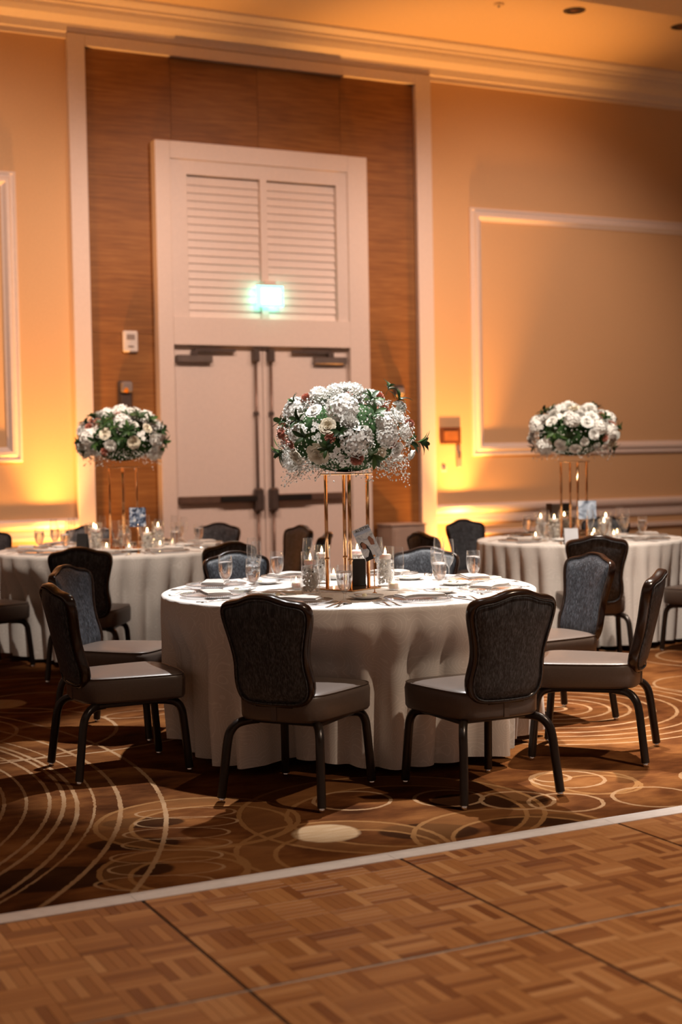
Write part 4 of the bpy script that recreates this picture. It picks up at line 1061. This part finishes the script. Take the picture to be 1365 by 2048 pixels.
for kind, cx, cy, rp in spec:
    d = ray(560 + cx * S8, 760 + cy * S8).normalized(); o = CAM - cc_
    sc_ = Vector((1 / RAD[0], 1 / RAD[0], 1 / RAD[1])); D = Vector((d.x * sc_.x, d.y * sc_.y, d.z * sc_.z)); O = Vector((o.x * sc_.x, o.y * sc_.y, o.z * sc_.z))
    a_, b_, c_ = D.dot(D), D.dot(O), O.dot(O) - 1; disc_ = b_ * b_ - a_ * c_
    t_ = (-b_ - math.sqrt(disc_)) / a_ if disc_ > 0 else -b_ / a_
    hit = CAM + d * t_ - cc_
    k = 1 / math.sqrt((hit.x / RAD[0]) ** 2 + (hit.y / RAD[0]) ** 2 + (hit.z / RAD[1]) ** 2)
    push = hit.length * (1 - k) if disc_ <= 0 else 0
    size = rp * S8 / 398 * (1.0 if kind != 'leaf' else 1.2)
    items.append((hit, kind, size, push * .8 - (.012 if kind != 'leaf' else -.006)))
    lf.append(hit.normalized())
bouquet(MC, BZc, RAD, items, 11, 'tall white and blush flower arrangement on the middle table', 3600, 110, (CAM - cc_).normalized())
pL, pR = Vector((3.262, 10.16, 0)), Vector((6.41, 8.88, 0))
bouquet(pL, 1.575, (.30, .205), [], 23, 'tall white and blush flower arrangement on the table by the wood niche', 1500, 105)
bouquet(pR, 1.555, (.325, .205), [], 31, 'tall white and blush flower arrangement on the table by the panelled wall', 1700, 105)

# ---- gold stands
def stand(c, h, label, half=.103):
    s = empty('flower_stand', (c.x, c.y, ZI)); tag(s, label, 'flower stand', 'tall gold flower stands'); s.rotation_euler = (0, 0, -YAW + PI / 4 + .12)
    q = half / math.sqrt(2)
    MB().box(-q - .045, q + .045, -q - .045, q + .045, 0, .008, .003).build('base_plate', 'gold', s)
    for x, y in ((q, q), (q, -q), (-q, -q), (-q, q)):
        rd = MB().tube([(x, y, .008), (x, y, h)], .0088, 10).build('rod', 'gold', s, True)
        MB().lathe([(.0089, .022), (.0125, .026), (.0125, .034), (.0089, .038)], 10, (x, y, .12)).build('collar', 'gold', rd, True)
    MB().box(-q - .02, q + .02, -q - .02, q + .02, h, h + .007, .002).build('top_plate', 'gold', s)
stand(MC, .565, 'tall four legged gold stand on the middle table')
stand(pL, .60, 'tall four legged gold stand on the table by the wood niche', .10)
stand(pR, .58, 'tall four legged gold stand on the table by the panelled wall', .10)

# ---- cards
def print_mat(name, cols, scale):
    t = NT(name); n = t.noise(t.coord(), scale, 3, .6, .6); t.bsdf(t.ramp(n, cols), .35)
print_mat('photo_collage', [(0.30, (0.30, 0.33, 0.40)), (0.42, (0.52, 0.55, 0.60)), (0.52, (0.70, 0.70, 0.72)), (0.62, (0.50, 0.54, 0.60)), (0.74, (0.30, 0.22, 0.18))], 26)
print_mat('photo_blue', [(0.36, (0.02, 0.02, 0.03)), (0.46, (0.06, 0.09, 0.16)), (0.56, (0.30, 0.36, 0.48)), (0.66, (0.75, 0.72, 0.70))], 34)
print_mat('photo_sky', [(0.36, (0.10, 0.12, 0.16)), (0.46, (0.30, 0.36, 0.46)), (0.56, (0.50, 0.58, 0.70)), (0.70, (0.70, 0.74, 0.80))], 12)
simple('card_white', (0.62, 0.63, 0.68), 0.5, var=0.03)
simple('card_black', (0.010, 0.009, 0.009), 0.5, var=0.1)
simple('skin_print', (0.30, 0.13, 0.08), 0.5, var=0.2, nscale=60)
simple('sky_print', (0.45, 0.52, 0.66), 0.5, var=0.2, nscale=30)
def card_stand(px, py, h, cw, ch, label, mat, yaw, lean, roll=0.0, text=None, bend=0.0, dz=0.0):
    p = onz(px, py, ZI + dz); g = empty('picture_card', (p.x, p.y, ZI + dz), yaw); tag(g, label, 'card', 'picture cards beside the flower stands')
    MB().lathe([(0, 0), (.012, 0), (.012, .005), (.006, .009), (0, .009)], 16).build('holder_base', 'gold', g, True)
    MB().tube([(0, 0, .006), (0, 0, h)], .0028, 8).build('holder_rod', 'gold', g, True)
    MB().lathe([(0, -.006), (.006, -.004), (.007, 0), (.006, .004), (0, .006)], 10, (0, 0, h)).build('clip', 'gold', g, True)
    M = Matrix.Translation((0, -.004, h - .012)) @ Matrix.Rotation(roll, 4, 'Y') @ Matrix.Rotation(lean, 4, 'X')
    def sheet(x0, x1, z0, z1, y0, th=.0012, n=8):
        mb = MB(); vs, fs = [], []
        for k in range(n + 1):
            z = z0 + (z1 - z0) * k / n; yb = y0 + bend * (z / ch) ** 2
            vs += [(x0, yb, z), (x1, yb, z), (x1, yb + th, z), (x0, yb + th, z)]
        for k in range(n):
            for j in range(4): fs.append((k * 4 + j, k * 4 + (j + 1) % 4, k * 4 + 4 + (j + 1) % 4, k * 4 + 4 + j))
        fs += [(3, 2, 1, 0), (n * 4, n * 4 + 1, n * 4 + 2, n * 4 + 3)]
        return mb.add(vs, fs)
    c = sheet(-cw / 2, cw / 2, 0, ch, 0).build('card', mat, g); c.matrix_local = M
    if text:
        o = place(text_mesh(text, cw * .24, 'card_black', .0003), 'lettering', c); o.matrix_local = Matrix.Translation((.006, bend * .86 - .0016, ch * .925)) @ Matrix.Rotation(PI / 2, 4, 'X')
        def patch(pts, m_, y):
            mb = MB(); k = len(pts)
            mb.add([(x, bend * (z / ch) ** 2 - y, z) for x, z in pts] + [(x, bend * (z / ch) ** 2 - y + .0006, z) for x, z in pts], [tuple(range(k)), tuple(range(2 * k - 1, k - 1, -1))] + [(i, (i + 1) % k, k + (i + 1) % k, k + i) for i in range(k)])
            return mb.build('print_patch', m_, c)
        patch([(-.041, .0), (-.002, .0), (.0, .04), (-.008, .075), (-.022, .095), (-.036, .09)], 'card_black', .001)
        patch([(-.032, .060), (-.014, .056), (-.010, .075), (-.020, .090), (-.032, .088)], 'skin_print', .0018)
        patch([(.012, .065), (.030, .060), (.034, .085), (.022, .108), (.010, .100)], 'skin_print', .001)
        patch([(-.043, .128), (.043, .128), (.043, .146), (-.043, .146)], 'sky_print', .0006)
    return g
cy_ = -YAW
card_stand(750, 1188, .182, .088, .160, 'tilted glossy AUSTIN picture card in gold holder on the middle table', 'photo_collage', cy_ + .25, -.12, -.38, 'AUSTIN', .02)
card_stand(277, 1107, .20, .115, .135, 'dark blue picture card in gold holder on the table by the wood niche', 'photo_blue', cy_ + .05, -.05)
card_stand(1176, 1080, .17, .135, .135, 'pale blue picture card in gold holder on the table by the panelled wall', 'photo_sky', cy_ + .05, -.05)
def tent(px, py, wd, ht, label, mat, yaw, name='tent_card'):
    p = onz(px, py, ZI); g = empty(name, (p.x, p.y, ZI), yaw); tag(g, label, 'card')
    for s, nm in ((-1, 'front_leaf'), (1, 'rear_leaf')):
        MB().add([(-wd / 2, s * .03, 0), (wd / 2, s * .03, 0), (wd / 2, s * .001, ht), (-wd / 2, s * .001, ht), (-wd / 2, s * .0285, 0), (wd / 2, s * .0285, 0), (wd / 2, 0, ht - .002), (-wd / 2, 0, ht - .002)],
                 [(0, 1, 2, 3), (7, 6, 5, 4), (0, 4, 5, 1), (3, 2, 6, 7), (0, 3, 7, 4), (1, 5, 6, 2)]).build(nm, mat, g)
p_ = onz(719, 1171, ZI + .0085); bk = empty('menu_block', (p_.x, p_.y, ZI + .0085), cy_ + .05); tag(bk, 'small black upright block standing between the gold rods', 'card')
MB().box(-.034, .034, -.007, .007, .004, .134, .002).build('slab', 'card_black', bk)
MB().box(-.036, .036, -.012, .012, 0, .006, .001).build('foot', 'card_black', bk)
tent(1143, 1089, .098, .115, 'blank pale tent card on the table by the panelled wall', 'card_white', cy_ + .05)
tent(166, 1103, .085, .13, 'dark tent card among the glasses by the wood niche', 'card_black', cy_ - .3)
fr = empty('menu_holder', onz(1118, 1067, ZI), cy_ + .1); tag(fr, 'dark brown upright menu holder with grey strip near the gold stand by the panelled wall', 'menu holder')
MB().box(-.10, -.055, -.012, .012, 0, .245, .003).build('side_board', 'plaque_brown', fr)
MB().box(.03, .10, -.012, .012, 0, .245, .003).build('side_board', 'card_black', fr)
MB().box(-.056, .031, -.006, .008, .01, .24, .002).build('centre_panel', 'grey_plastic', fr)
MB().box(-.10, .10, -.03, .03, 0, .012, .003).build('foot', 'card_black', fr)
